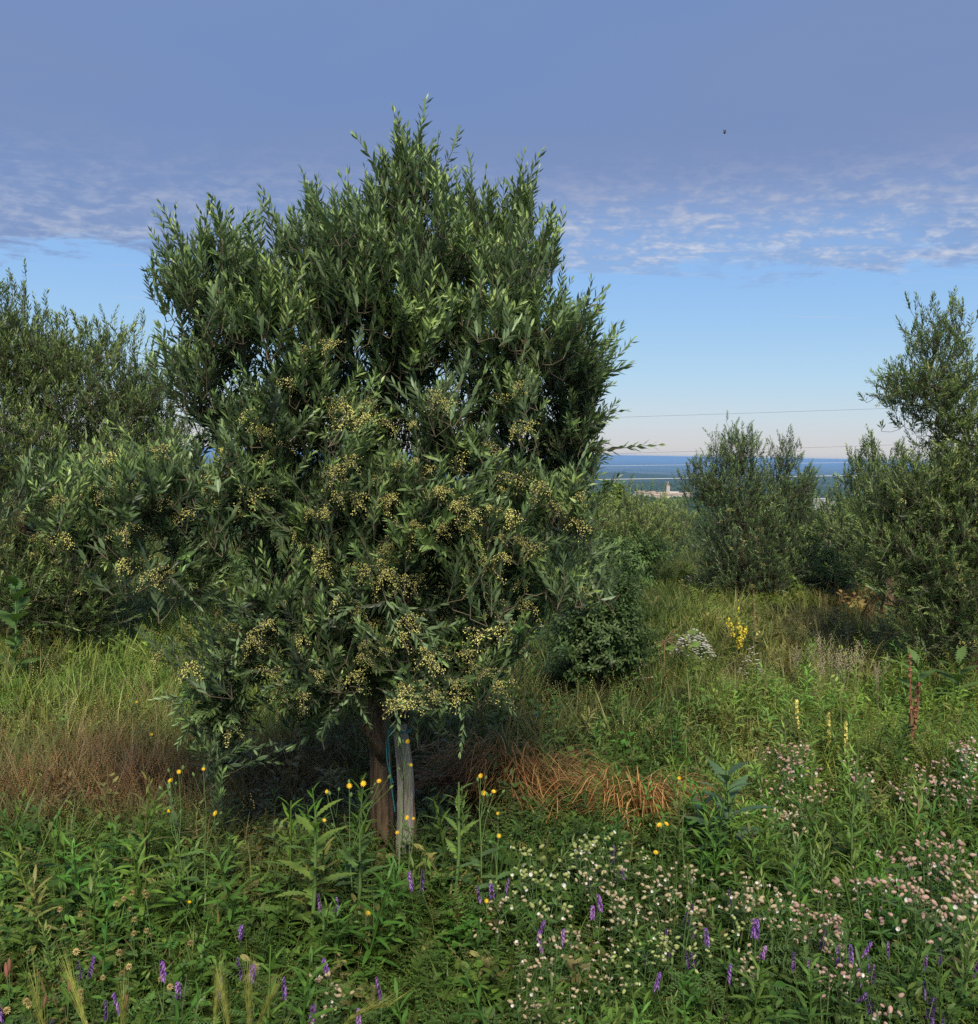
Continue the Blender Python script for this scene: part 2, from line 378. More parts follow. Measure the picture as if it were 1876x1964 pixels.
# haze: the air between the hill and the horizon
def haze():
    m = bpy.data.materials.new('haze_air'); m.use_nodes = True; nt = m.node_tree; nt.nodes.clear()
    out = N(nt, 'ShaderNodeOutputMaterial'); v = N(nt, 'ShaderNodeVolumePrincipled')
    v.inputs['Color'].default_value = (.28, .50, .88, 1); v.inputs['Density'].default_value = 6e-5; v.inputs['Anisotropy'].default_value = 0.0
    nt.links.new(v.outputs[0], out.inputs['Volume'])
    mb = MB(); a = 95000; z0, z1 = -300, 9
    vs = [(-a, -a, z0), (a, -a, z0), (a, a, z0), (-a, a, z0), (-a, -a, z1), (a, -a, z1), (a, a, z1), (-a, a, z1)]
    mb.add(vs, [(3, 2, 1, 0), (4, 5, 6, 7), (0, 1, 5, 4), (1, 2, 6, 5), (2, 3, 7, 6), (3, 0, 4, 7)])
    o = mb.build('haze', [m], smooth=False); o['kind'] = 'stuff'; o['label'] = 'pale blue haze over the far plain'
haze()

# ------------------------------------------------------------------ olive twigs
LEAFV = []
def twig(seed, L=.26, lod=0, nat=2, step=.0165, ll=(.038, .058), sparse=False):
    """grows along +Z; leaves and stem; returns (MB, leaf placements)"""
    r = random.Random(seed); mb = MB(); pts = []; p = Vector((0, 0, 0)); d = Vector((0, 0, 1)); bend = Vector((r.uniform(-1, 1), r.uniform(-1, 1), 0)) * .09
    n = 7
    for i in range(n):
        pts.append(p.copy()); p = p + d * L / (n - 1); d = (d + bend).normalized()
    sides = 3 if lod else 4
    mb.tube(pts, [.0022 - .0015 * i / (n - 1) for i in range(n)], 1, .5, sides)
    leaves = []; s = .02; k = 0; ang0 = r.uniform(0, 6.28)
    while s < L:
        u = s / L; i = min(int(u * (n - 1)), n - 2); f = u * (n - 1) - i
        q = pts[i].lerp(pts[i + 1], f); ax = (pts[i + 1] - pts[i]).normalized()
        for sd in (0, 1):
            if r.random() < .12: continue
            a = ang0 + k * math.pi / 2 + sd * math.pi + r.uniform(-.3, .3)
            o = ax.orthogonal().normalized(); o = Matrix.Rotation(a, 3, ax) @ o
            op = math.radians(r.uniform(38, 64) - 16 * u)
            dd = ax * math.cos(op) + o * math.sin(op)
            nn = ax * math.sin(op) - o * math.cos(op)
            ln = r.uniform(*ll) * (1 - .35 * u ** 2) * (.8 if u < .1 else 1); w = ln * r.uniform(.20, .29)
            t = min(1, max(0, .10 + .55 * u ** 2.0 + r.uniform(-.1, .16)))
            leaves.append((q, dd, nn, ln, w, t)); k += 0
        k += 1; s += step * r.uniform(.8, 1.25) * (1.5 if sparse else 1)
    q = pts[-1]
    leaves.append((q, d + Vector((.15, 0, 0)), Vector((1, 0, .2)), ll[0] * .8, ll[0] * .15, .75)); leaves.append((q, d - Vector((.15, .1, 0)), Vector((-1, 0, .2)), ll[0] * .8, ll[0] * .15, .8))
    stem = MB(); stem.V, stem.F, stem.M, stem.T = list(mb.V), list(mb.F), list(mb.M), list(mb.T)
    for (q, dd, nn, ln, w, t) in leaves:
        mb.leaf(q, dd, nn, ln, w, 0, t, 2 if lod == 0 else 1, curl=r.uniform(-.16, .04), fold=r.uniform(.15, .5))
    return mb, stem, leaves
TW0 = [twig(10 + i, L=[.11, .14, .17, .13, .24, .15, .12, .19][i], lod=0, sparse=(i in (4, 7)), step=.0108) for i in range(8)]
TW1 = [twig(10 + i, L=[.10, .13, .16, .12, .20, .14, .11, .17][i], lod=1, step=.0115, sparse=(i in (4, 7))) for i in range(8)]
TWB = [twig(10 + i, L=[.11, .14, .17, .13, .24, .15, .12, .19][i], lod=1, sparse=(i in (4, 7)), step=.0108) for i in range(8)]
def flower_cluster(seed, far=False):
    r = random.Random(seed); mb = MB()
    for b in range(7 if not far else 3):
        d = Vector((r.uniform(-1, 1), r.uniform(-1, 1), r.uniform(-.9, .5))).normalized(); ln = r.uniform(.018, .050)
        mb.tube([(0, 0, 0), d * ln * .5, d * ln + Vector((0, 0, -.01))], [.0009] * 3, 1, .5, 3)
        for k in range(19 if not far else 6):
            u = .1 + .9 * k / (18 if not far else 6); o = Vector((r.uniform(-1, 1), r.uniform(-1, 1), r.uniform(-1, 1))) * .007
            mb.blob(d * ln * min(u, 1) + Vector((0, 0, -.01 * u)) + o, r.uniform(.0009, .0019) * (1.5 if far else 1), 0, .5)
    return mb
FC = [flower_cluster(i) for i in range(5)]; FCF = [flower_cluster(i, True) for i in range(3)]
for k in range(5): FC[k] = (FC[k], FC[k].mesh('flower_cluster', [PANICLE, TWIGB]))
FCFM = [f.mesh('flower_cluster', [PANICLE, TWIGB]) for f in FCF]
LEAFM = {}
def leaf_meshes(mat):
    if mat.name in LEAFM: return LEAFM[mat.name]
    out = []
    for k in range(5):
        mb = MB(); mb.leaf((0, 0, 0), (0, 0, 1), (0, 1, 0), 1, .20, 0, [.15, .3, .45, .62, .85][k], 3, curl=[.1, -.04, .15, .06, .0][k], fold=.4)
        out.append(mb.mesh('leaf', [mat]))
    LEAFM[mat.name] = out; return out

def tree(name, base, lobes, d0, mat, label, group, lod=1, nparts=200, ndetail=0, trunk_pts=None, trunk_r=.05, flowers=0, fregion=None,
         up=.75, seedk=1, scale=1.0, limbs_n=6, bare=.0, extra_tint=0.0, dens=2.1, shrink=.92):
    """lobes: (qx, qy, rx, ry, depth offset m, depth radius m, twigs, up bias) in photo units, grown as woody skeleton + leafy twigs"""
    rng = np.random.default_rng(seedk); base = Vector(base)
    root = empty(name, base, label, 'tree', group); mats = [mat, TWIGB]
    S, D, W = [], [], []; CR = np.mean([np.array(P(lb[0], lb[1], d0 + lb[4])) for lb in lobes], axis=0)
    for lb in lobes:
        qx, qy, rx, ry, dz, rd, n, ub = lb[:8]; n = int(n * dens)
        if rx > 20: rx *= shrink; ry *= shrink
        c = np.array(P(qx, qy, d0 + dz)); k = (d0 + dz) / FOC
        tiny = rx < 20; m = n if tiny else max(1, n // (11 if lod == 0 else 7))                      # shoots come in clumps with gaps between them
        v = rng.normal(size=(m, 3)); v /= np.linalg.norm(v, axis=1, keepdims=True)
        rad = .35 + .65 * rng.random(m) ** .5
        e = v * rad[:, None]; pc = c + e * np.array([rx * k, rd, ry * k])
        outw = v * np.array([1 / (rx * k), 1 / rd, 1 / (ry * k)]); outw /= np.linalg.norm(outw, axis=1, keepdims=True)
        if tiny:
            o_ = c - CR; o_[2] *= .5; outw = np.tile(o_ / (np.linalg.norm(o_) + 1e-6), (m, 1))
        ub2 = ub if tiny else min(.9, ub * .62 + .36)
        ax = outw * (1 - ub2) + np.array([0, 0, ub2]) + rng.normal(size=(m, 3)) * (.05 if tiny else .18); ct = rng.normal(0, .13, m)
        ci = np.arange(n) % m; sg = (.008 if tiny else .050) * scale * (1.0 if lod == 0 else 1.9); off = rng.normal(size=(n, 3)) * sg
        p = pc[ci] + off; dr = ax[ci] + off / (sg + 1e-6) * (.05 if tiny else .15) + rng.normal(size=(n, 3)) * (.05 if tiny else .17)
        dr /= np.linalg.norm(dr, axis=1, keepdims=True); ct = ct[ci]
        p = p - dr * ((.20 if tiny else .125) if lod == 0 else .11) * scale                                             # twig base sits inside, tip at the lobe's surface
        S.append(p); D.append(dr); W.append(ct + (lb[8] if len(lb) > 8 else 0.0))
    S = np.concatenate(S); D = np.concatenate(D)
    g = ground_z(S[:, 0], S[:, 1]); ok = S[:, 2] > g + .12; S, D = S[ok], D[ok]; LT = np.concatenate(W)[ok]; n = len(S)
    # woody skeleton
    tp = [Vector(p) for p in trunk_pts]; nodes = []; par = []; 
    for i, p in enumerate(tp): nodes.append(np.array(p)); par.append(i - 1)
    nt_ = len(tp); top = nt_ - 1; wt = {}
    limb_end = []
    cs = [(lb, np.array(P(lb[0], lb[1], d0 + lb[4]))) for lb in lobes]
    cs.sort(key=lambda q: np.linalg.norm(q[1] - nodes[top])); 
    limb_chains = []
    for lb, c in cs:
        if lb[2] < 47: continue
        NA = np.array(nodes); cand = np.linalg.norm(NA - c, axis=1) + .35 * np.arange(len(NA)) * 0
        cand[:max(0, nt_ - 2)] += 10
        j = int(np.argmin(cand)); a = NA[j]; ln = np.linalg.norm(c - a); k = max(3, int(ln / .12)); chain = [j]
        off = rng.normal(size=3) * .06 * ln
        for s in range(1, k + 1):
            u = s / k; p = a * (1 - u) + c * u + off * math.sin(u * math.pi) + np.array([0, 0, -.10 * ln * math.sin(u * math.pi)]) + rng.normal(size=3) * .006
            nodes.append(p); par.append(chain[-1]); chain.append(len(nodes) - 1)
        limb_chains.append(chain)
    lastlimb = len(nodes)
    NA = np.zeros((lastlimb + 4 * n + 10, 3)); NA[:lastlimb] = nodes; cnt = lastlimb; par = par + [0] * (4 * n + 10)
    dd = np.full(n, 9e9)
    for i0 in range(0, lastlimb, 200): dd = np.minimum(dd, np.min(np.linalg.norm(S[:, None] - NA[None, i0:min(i0 + 200, lastlimb)], axis=2), axis=1))
    order = np.argsort(dd); leafnode = np.zeros(n, int)
    for t in order:
        c = S[t]; ds = np.linalg.norm(NA[nt_ - 1:cnt] - c, axis=1); j = int(np.argmin(ds)) + nt_ - 1; a = NA[j]; ln = ds[j - nt_ + 1]
        k = 1 if ln < .08 else (2 if ln < .2 else 3); prev = j
        for s in range(1, k + 1):
            u = s / k; p = a * (1 - u) + c * u + (rng.normal(size=3) * .03 * ln - np.array([0, 0, .12 * ln * math.sin(u * math.pi)]) if s < k else 0)
            NA[cnt] = p; par[cnt] = prev; prev = cnt; cnt += 1
        leafnode[t] = prev
    w = np.zeros(cnt); np.add.at(w, leafnode, 1.0)
    for i in range(cnt - 1, 0, -1):
        if par[i] >= 0: w[par[i]] += w[i]
    tot = max(w[0], 1); rad = .0014 + (trunk_r * .72) * (w / tot) ** .62
    # trunk and limbs as parts
    mb = MB()
    def knobbly(pts, rads, sides=22, seed=0):
        r2 = random.Random(seed); pts = [Vector(p) for p in pts]; vs = []; fs = []; ph = [r2.uniform(0, 6.28) for _ in range(4)]
        fine = []
        for i in range(len(pts) - 1):
            for s in range(5): fine.append((pts[i].lerp(pts[i + 1], s / 5), rads[i] + (rads[i + 1] - rads[i]) * s / 5))
        fine.append((pts[-1], rads[-1])); u = None
        for i, (p, rr) in enumerate(fine):
            d = (fine[min(i + 1, len(fine) - 1)][0] - fine[max(i - 1, 0)][0]).normalized()
            u = d.orthogonal().normalized() if u is None else (u - d * u.dot(d)).normalized(); v = d.cross(u)
            for k in range(sides):
                a = 2 * math.pi * k / sides
                f = 1 + .20 * math.sin(3 * a + ph[0] + i * .12) + .17 * math.sin(5 * a + ph[1] - i * .1) + .07 * math.sin(8 * a + ph[2] + i * .3) + r2.uniform(-.05, .05)
                vs.append(p + (u * math.cos(a) + v * math.sin(a)) * rr * f)
        for i in range(len(fine) - 1):
            for k in range(sides):
                a = i * sides + k; b = i * sides + (k + 1) % sides; fs.append((a, b, b + sides, a + sides))
        fs.append(tuple(range(len(vs) - sides, len(vs))))
        m = MB(); m.add(vs, fs, 0, .5); return m
    inv = Vector(base)
    trs = [trunk_r * (1.35 - .5 * min(1, i / max(1, nt_ - 1) * 1.3)) for i in range(nt_)]
    knobbly([p - inv for p in tp], trs, seed=seedk).build('trunk', [BARK], root)
    for ci, chain in enumerate(limb_chains):
        pts = [Vector(NA[j]) - inv for j in chain]; rr = [min(trunk_r * .62, float(rad[j])) for j in chain]; rr[0] = rr[1]
        m = MB(); m.tube(pts, rr, 0, .5, 7); m.build('branch', [BARK], root)
    V, F = [], []                                                           # small wood merged
    idx = np.arange(lastlimb, cnt); pr = np.array(par[lastlimb:cnt]); a = NA[pr]; b = NA[idx]; d = b - a; ln = np.linalg.norm(d, axis=1, keepdims=True) + 1e-9
    R = frame_to(d, np.zeros(len(d))); tri = np.array([[1, 0], [-.5, .866], [-.5, -.866]])
    ra = rad[pr]; ra = np.minimum(ra, rad[idx] * 1.25); rb = rad[idx]
    ring = lambda c, r: c[:, None] + np.einsum('nij,kj->nki', R[:, :, :2], tri) * r[:, None, None]
    VV = np.concatenate([ring(a, ra), ring(b, rb)], axis=1); m_ = len(d)
    f0 = np.array([(0, 1, 4), (0, 4, 3), (1, 2, 5), (1, 5, 4), (2, 0, 3), (2, 3, 5)])
    FF = (f0[None] + (np.arange(m_) * 6)[:, None, None]).reshape(-1, 3)
    me = mesh_from('small_branches', dict(V=VV.reshape(-1, 3) - np.array(inv), F=FF, M=np.zeros(len(FF)), T=np.full(m_ * 6, .5)), [TWIGB])
    o = bpy.data.objects.new('small_branches', me); link(o, root); o['kind'] = 'stuff'
    # foliage
    TW = TW0 if lod == 0 else TW1; arrs = [t[0].arrays() for t in TW]
    vi = rng.integers(0, len(TW), n); roll = rng.random(n) * 6.28; sc = scale * rng.uniform(.8, 1.15, n)
    R = frame_to(D, roll) * sc[:, None, None]
    # larger tint (young leaves) near the outside and top, by patch
    patch = .5 * np.sin(S[:, 0] * 5.1 + 1.3 * seedk) * np.sin(S[:, 2] * 4.3 + .7) + .5 * np.sin(S[:, 0] * 9.7 - S[:, 2] * 7.9)
    zmax, zmin = S[:, 2].max(), S[:, 2].min(); toff = .14 * patch + .16 * ((S[:, 2] - zmin) / (zmax - zmin + .01) - .45) + rng.uniform(-.06, .06, n) + extra_tint + LT
    # which twigs show largest: nearest to the eye within each small screen cell
    q = np.array([toq(p) for p in S]); dep = S[:, 1]; cell = {}
    inside = (q[:, 0] > -20) & (q[:, 0] < 1896)
    cs_ = 34.0 * 3.6 / d0 * 1.0
    for t in np.argsort(dep):
        if not inside[t]: continue
        key = (int(q[t, 0] / cs_), int(q[t, 1] / cs_)); cell.setdefault(key, []).append(t)
    front = []; lvl = 0
    while len(front) < nparts and lvl < 6:
        ks = [v[lvl] for v in cell.values() if len(v) > lvl]; rng.shuffle(ks); front += list(ks); lvl += 1
    front = np.array(front[:nparts], int); rest = np.setdiff1d(np.arange(n), front)
    if lod == 0:                                                            # the far half of the crown gets simpler leaves
        arrs = arrs + [t[0].arrays() for t in TWB]; vi2 = np.where(dep > np.quantile(dep, .35), vi + len(TW), vi)
    else: vi2 = vi
    A = merge(arrs, vi2[rest], R[rest], S[rest] - np.array(inv), toff[rest])
    me = mesh_from('foliage', A, mats); o = bpy.data.objects.new('foliage', me); link(o, root); o['kind'] = 'stuff'
    tkey = [t[0].mesh('leafy_twig', mats) for t in TW]; stems = [t[1].mesh('leafy_twig', mats) for t in TW]; lm = leaf_meshes(mat)
    dist_c = np.hypot(q[front, 0] - np.mean(q[:, 0]), q[front, 1] - np.mean(q[:, 1])) if len(front) else np.zeros(0)
    det = set(int(x) for x in np.argsort(dist_c)[:ndetail])
    for i, t in enumerate(front):
        M4 = mat4(R[t], S[t] - np.array(inv))
        if i in det:
            o = bpy.data.objects.new('leafy_twig', stems[vi[t]]); link(o, root); o.matrix_local = M4
            for (lp, ld, ln_, le, lw, tt) in TW[vi[t]][2]:
                c = bpy.data.objects.new('leaf', lm[min(4, int(tt * 5 + rng.random() * .8))]); link(c, o)
                z = ld.normalized(); x = ln_.cross(z).normalized(); y = z.cross(x)
                c.matrix_local = Matrix.Translation(lp) @ Matrix((x, y, z)).transposed().to_4x4() @ Matrix.Diagonal((le * lw / le / .2, le, le, 1))
        else:
            o = bpy.data.objects.new('leafy_twig', tkey[vi[t]]); link(o, root); o.matrix_local = M4
    if flowers:
        wts = np.ones(n)
        if fregion is not None: wts = np.array([fregion(a_, b_) for a_, b_ in q])
        ok = np.nonzero(inside)[0]; sc_ = -dep[ok] * 2.2 + wts[ok] * 2 + rng.random(len(ok)) * 1.6
        pick = ok[np.argsort(-sc_)][:flowers * 2]; pick = pick[np.argsort(rng.random(len(pick)))[:flowers]]
        for t in pick:
            me = FC[rng.integers(0, 5)][1] if lod == 0 else FCFM[rng.integers(0, 3)]
            p = Vector(S[t] + D[t] * .09 * scale) - inv + Vector((0, -.03, -.01)); o = bpy.data.objects.new('flower_cluster', me); link(o, root)
            s = float(rng.uniform(.9, 1.75)); o.matrix_local = Matrix.Translation(p) @ Matrix.Rotation(float(rng.random() * 6.28), 4, 'Z') @ Matrix.Scale(s, 4)
    return root

# ---- the young olive in front (lobes read off its outline)
D0 = 3.6
tb, _ = G(745, 1690); tb = P(738, 1600, D0 + .10); tb.z = gz(tb.x, tb.y)
TP = [tb, P(733, 1560, D0 + .10), P(728, 1450, D0 + .10), P(722, 1370, D0 + .10), P(716, 1270, D0 + .08), P(690, 1130, D0 + .05), P(655, 1000, D0 + .02)]
main_lobes = [
 # qx, qy, rx, ry, dz, rd, n, up
 (778, 345, 42, 85, .05, .14, 50, .84), (778, 440, 92, 80, .0, .25, 84, .78), (918, 425, 52, 65, .0, .2, 56, .82),
 (1000, 430, 32, 60, .02, .12, 20, .85), (1010, 510, 42, 65, .05, .2, 42, .72), (1110, 700, 46, 80, .05, .22, 65, .66), (1098, 805, 54, 55, .05, .22, 50, .55),
 (610, 480, 66, 66, .0, .25, 76, .8), (695, 465, 72, 74, -.1, .25, 70, .8), (603, 385, 14, 60, 0, .05, 5, .92),
 (392, 532, 60, 58, .0, .2, 54, .72), (358, 528, 42, 42, .05, .15, 30, .55), (402, 465, 30, 38, 0, .12, 13, .85), (425, 580, 70, 70, .0, .25, 60, .65),
 (740, 580, 165, 120, -.1, .4, 190, .78), (920, 560, 130, 120, -.05, .35, 140, .75), (560, 600, 130, 120, -.05, .38, 140, .75),
 (1010, 690, 120, 110, .0, .4, 130, .68), (400, 680, 70, 50, .0, .25, 55, .55), (420, 770, 60, 55, .05, .3, 45, .5),
 (560, 770, 140, 110, -.12, .42, 140, .6), (740, 760, 130, 120, -.05, .3, 60, .6), (900, 800, 150, 110, -.1, .45, 130, .55), (1040, 860, 80, 60, .0, .3, 50, .45),
 (1110, 868, 45, 18, .0, .1, 12, .35), (1060, 950, 80, 60, .15, .3, 60, .6), (1060, 1060, 70, 80, .1, .3, 60, .45), (1120, 1090, 45, 35, .0, .15, 20, .4),
 (480, 900, 120, 80, -.1, .4, 100, .5), (330, 940, 100, 70, -.25, .3, 85, .5), (200, 985, 100, 60, -.3, .25, 75, .42), (120, 930, 50, 45, -.25, .18, 26, .45), (320, 1060, 110, 40, -.3, .25, 50, .2),
 (650, 960, 160, 110, -.2, .45, 130, .55), (820, 960, 150, 110, -.25, .4, 110, .5), (950, 960, 110, 90, -.1, .35, 70, .5),
 (560, 1100, 140, 110, -.2, .4, 85, .4), (760, 1110, 160, 110, -.25, .4, 130, .4), (940, 1110, 110, 110, -.1, .35, 90, .35),
 (480, 1210, 110, 90, -.1, .35, 75, .38), (640, 1235, 140, 90, -.2, .4, 105, .38), (800, 1235, 130, 90, -.25, .4, 105, .38), (920, 1245, 70, 80, -.1, .3, 55, .38),
 (640, 1315, 130, 35, -.15, .3, 42, .1), (840, 1300, 110, 30, -.2, .3, 38, .1), (440, 1340, 60, 60, -.15, .2, 32, -.1), (425, 1420, 50, 50, -.2, .15, 16, .35), (420, 1480, 34, 40, -.2, .1, 7, .3),
 (1000, 1180, 50, 60, .0, .2, 20, .4),
 (800, 850, 150, 120, .35, .2, 110, .6, -.22), (600, 900, 150, 110, .35, .2, 90, .6, -.22), (760, 1050, 180, 110, .35, .2, 100, .5, -.2), (700, 660, 150, 100, .35, .2, 80, .7, -.15),  # inner fill leaves, tint lowered to paint in the crown's interior shade
]
for (x_, y_, s_) in ((700, 530, 50), (755, 480, 45), (600, 700, 50), (560, 570, 45), (925, 590, 50), (1000, 600, 45), (720, 925, 45), (590, 990, 38), (800, 880, 36), (735, 1170, 52), (920, 1085, 48), (1085, 925, 55), (1070, 1075, 45), (230, 950, 60),
        (330, 880, 45), (150, 985, 50), (890, 890, 36), (650, 1050, 36), (870, 1240, 40), (570, 1190, 38), (450, 475, 32), (865, 400, 32), (660, 420, 38), (1100, 640, 35), (470, 560, 42), (820, 640, 45), (690, 800, 38), (960, 980, 40), (420, 990, 40), (640, 1290, 36), (1010, 760, 40), (520, 860, 34)):
    main_lobes.append((x_, y_, s_ * .8, s_, -.36, .10, int(s_ * .30), .88, .26))
for (x_, y_, u_) in ((388, 395, .95), (345, 440, .8), (470, 445, .9), (432, 412, .95), (600, 322, .97), (612, 345, .9), (1020, 310, .97), (1005, 345, .9), (1085, 512, .85), (1115, 560, .85), (1145, 635, .8), (1070, 425, .8), (1050, 385, .85), (905, 312, .95), (940, 325, .93), (885, 325, .9),
        (765, 214, .95), (800, 212, .95), (783, 235, .95), (775, 275, .9), (735, 250, .9), (822, 262, .9), (850, 300, .9), (1165, 765, .5), (325, 680, .5), (330, 740, .45), (295, 492, .35), (305, 520, .3), (1148, 690, .7), (560, 375, .9), (535, 395, .9), (650, 345, .93), (715, 300, .9), (1160, 860, .4), (1045, 470, .7), (1140, 1080, .5), (1142, 805, .4), (75, 870, .6), (120, 850, .7)):
    main_lobes.append((x_, y_ + 12, 9, 10, .0, .06, 4, u_, .12))

fr = lambda a, b: (1.0 if (500 < b < 1480) else -3.0) + (.3 if b > 700 else 0)
tree('olive_tree', tb, main_lobes, D0, OLIVE, 'large flowering olive tree in the foreground, tied to the grey wooden stake', None,
     lod=0, nparts=300, ndetail=12, dens=1.6, shrink=.86, trunk_pts=TP, trunk_r=.031, flowers=270, fregion=fr, seedk=3)

def simple_trunk(qx, qyb, d, qtop):
    b = P(qx, qyb, d); b.z = gz(b.x, b.y) - .03
    t = P(qx, qtop, d); return b, [b, b.lerp(t, .35) + Vector((.03, 0, 0)), b.lerp(t, .7) + Vector((-.03, .02, 0)), t]
# left olive
b, tp = simple_trunk(0, 1290, 6.8, 1050)
tree('olive_tree', b, [(30, 660, 75, 95, 0, .35, 110, .85), (90, 720, 60, 80, .1, .35, 80, .85), (200, 720, 85, 85, .1, .4, 110, .8), (270, 790, 60, 85, .2, .4, 70, .75), (320, 880, 45, 80, .2, .3, 40, .7),
   (-60, 700, 100, 110, .1, .5, 90, .8), (60, 850, 130, 100, -.1, .6, 170, .6), (210, 900, 110, 110, .0, .6, 140, .6), (-80, 900, 120, 140, .1, .6, 90, .5), (40, 1020, 130, 100, -.2, .6, 140, .45), (170, 1060, 90, 90, -.1, .5, 90, .4),
   (60, 1140, 110, 70, -.2, .5, 90, .2), (170, 1170, 60, 60, 0, .4, 50, .2), (-80, 1080, 100, 120, 0, .5, 60, .3), (70, 1215, 90, 50, -.1, .5, 50, .2), (120, 960, 150, 120, .4, .4, 120, .6, -.12), (110, 1120, 150, 100, .3, .4, 100, .4, -.15)],
   6.8, OLIVE_W, 'broad olive tree cut by the left edge of the photo', 'olive trees', lod=1, nparts=220, trunk_pts=tp, trunk_r=.07, flowers=60, seedk=5, dens=4.3, shrink=1.0)
# right olive with the tall bare-stemmed top
b, tp = simple_trunk(1868, 1290, 7.2, 1080)
tree('olive_tree', b, [(1790, 640, 48, 45, 0, .22, 28, .7), (1765, 730, 75, 42, 0, .3, 48, .55), (1820, 745, 60, 55, .05, .3, 45, .6), (1800, 810, 50, 30, 0, .2, 16, .3), (1850, 700, 30, 60, .1, .2, 16, .7),
   (1850, 850, 70, 70, .0, .4, 80, .6), (1790, 930, 100, 60, -.1, .45, 120, .6), (1720, 960, 70, 60, .0, .4, 75, .55), (1860, 980, 90, 90, -.2, .5, 120, .5), (1730, 1040, 90, 60, -.1, .45, 95, .4),
   (1800, 1090, 100, 80, -.2, .5, 110, .35), (1900, 1100, 80, 110, -.1, .5, 70, .35), (1790, 1180, 85, 60, -.15, .45, 65, .2), (1860, 1200, 60, 60, -.2, .4, 45, .1), (1960, 950, 90, 140, .1, .5, 70, .5)],
   7.2, OLIVE_W, 'olive tree at the right edge with a tall thin top shoot', 'olive trees', lod=1, nparts=220, trunk_pts=tp, trunk_r=.07, flowers=55, seedk=8, dens=4.0)
# middle olive
b, tp = simple_trunk(1425, 1165, 10.6, 1040)
tree('olive_tree', b, [(1405, 860, 38, 50, 0, .3, 40, .85), (1440, 880, 22, 45, .1, .2, 14, .85), (1505, 880, 22, 40, 0, .2, 18, .85), (1340, 925, 25, 50, 0, .25, 22, .75), (1405, 940, 70, 60, -.05, .5, 100, .7), (1500, 940, 60, 50, 0, .45, 80, .7), (1550, 930, 18, 45, .1, .2, 16, .7),
   (1430, 1020, 105, 65, -.1, .6, 150, .5), (1530, 1010, 45, 70, 0, .4, 50, .5), (1440, 1090, 105, 55, -.1, .6, 130, .3), (1520, 1090, 50, 50, 0, .4, 40, .3), (1430, 1130, 80, 30, 0, .5, 40, .0)],
   10.6, OLIVE, 'dense rounded olive tree standing alone mid-field, right of centre', 'olive trees', lod=1, nparts=160, trunk_pts=tp, trunk_r=.07, flowers=12, seedk=11, extra_tint=.04, dens=6.0, scale=.85, shrink=.97)
# pale bushy olive behind and left of the middle one
b, tp = simple_trunk(1200, 1150, 13, 1080)
tree('olive_tree', b, [(1205, 965, 26, 36, 0, .25, 20, .85), (1262, 978, 22, 30, 0, .25, 16, .85), (1165, 1000, 55, 45, 0, .5, 60, .7), (1240, 1000, 70, 45, -.1, .6, 80, .7), (1300, 1000, 35, 50, .1, .4, 36, .7), (1215, 1060, 95, 45, -.1, .7, 100, .5), (1140, 1040, 50, 60, 0, .5, 50, .5), (1250, 1100, 90, 35, 0, .6, 50, .3)],
   13, OLIVE_W, 'pale low olive bush between the big tree and the middle olive', 'olive trees', lod=1, nparts=100, trunk_pts=tp, trunk_r=.06, seedk=13, scale=1.0, extra_tint=.30, dens=4.4)
# olive with feathery spires left of the right one
b, tp = simple_trunk(1700, 1160, 9.8, 1060)
tree('olive_tree', b, [(1665, 875, 18, 45, 0, .2, 16, .9), (1640, 905, 16, 40, 0, .2, 12, .85), (1730, 885, 30, 40, 0, .25, 22, .85), (1680, 940, 60, 50, 0, .4, 70, .75), (1650, 1010, 60, 55, -.1, .45, 70, .55), (1720, 1010, 70, 70, 0, .5, 80, .5), (1600, 990, 30, 30, .1, .3, 20, .5), (1660, 1080, 60, 40, 0, .45, 40, .3)],
   9.8, OLIVE_W, 'olive tree with feathery upright shoots just left of the right-edge tree', 'olive trees', lod=1, nparts=120, trunk_pts=tp, trunk_r=.06, flowers=16, seedk=17, dens=3.8)
# far ones seen through the gaps
b, tp = simple_trunk(1545, 1080, 19, 1030)
tree('olive_tree', b, [(1520, 960, 10, 30, 0, .3, 8, .9), (1545, 965, 12, 30, 0, .3, 9, .9), (1570, 1000, 45, 35, 0, .8, 50, .6), (1620, 1000, 40, 40, 0, .8, 40, .6), (1560, 1050, 60, 35, 0, .8, 50, .4), (1600,960,25,30,0,.4,18,.8)],
   19, OLIVE, 'small far olive tree seen in the gap above the pale stakes', 'olive trees', lod=1, nparts=40, trunk_pts=tp, trunk_r=.08, seedk=19, scale=1.3)
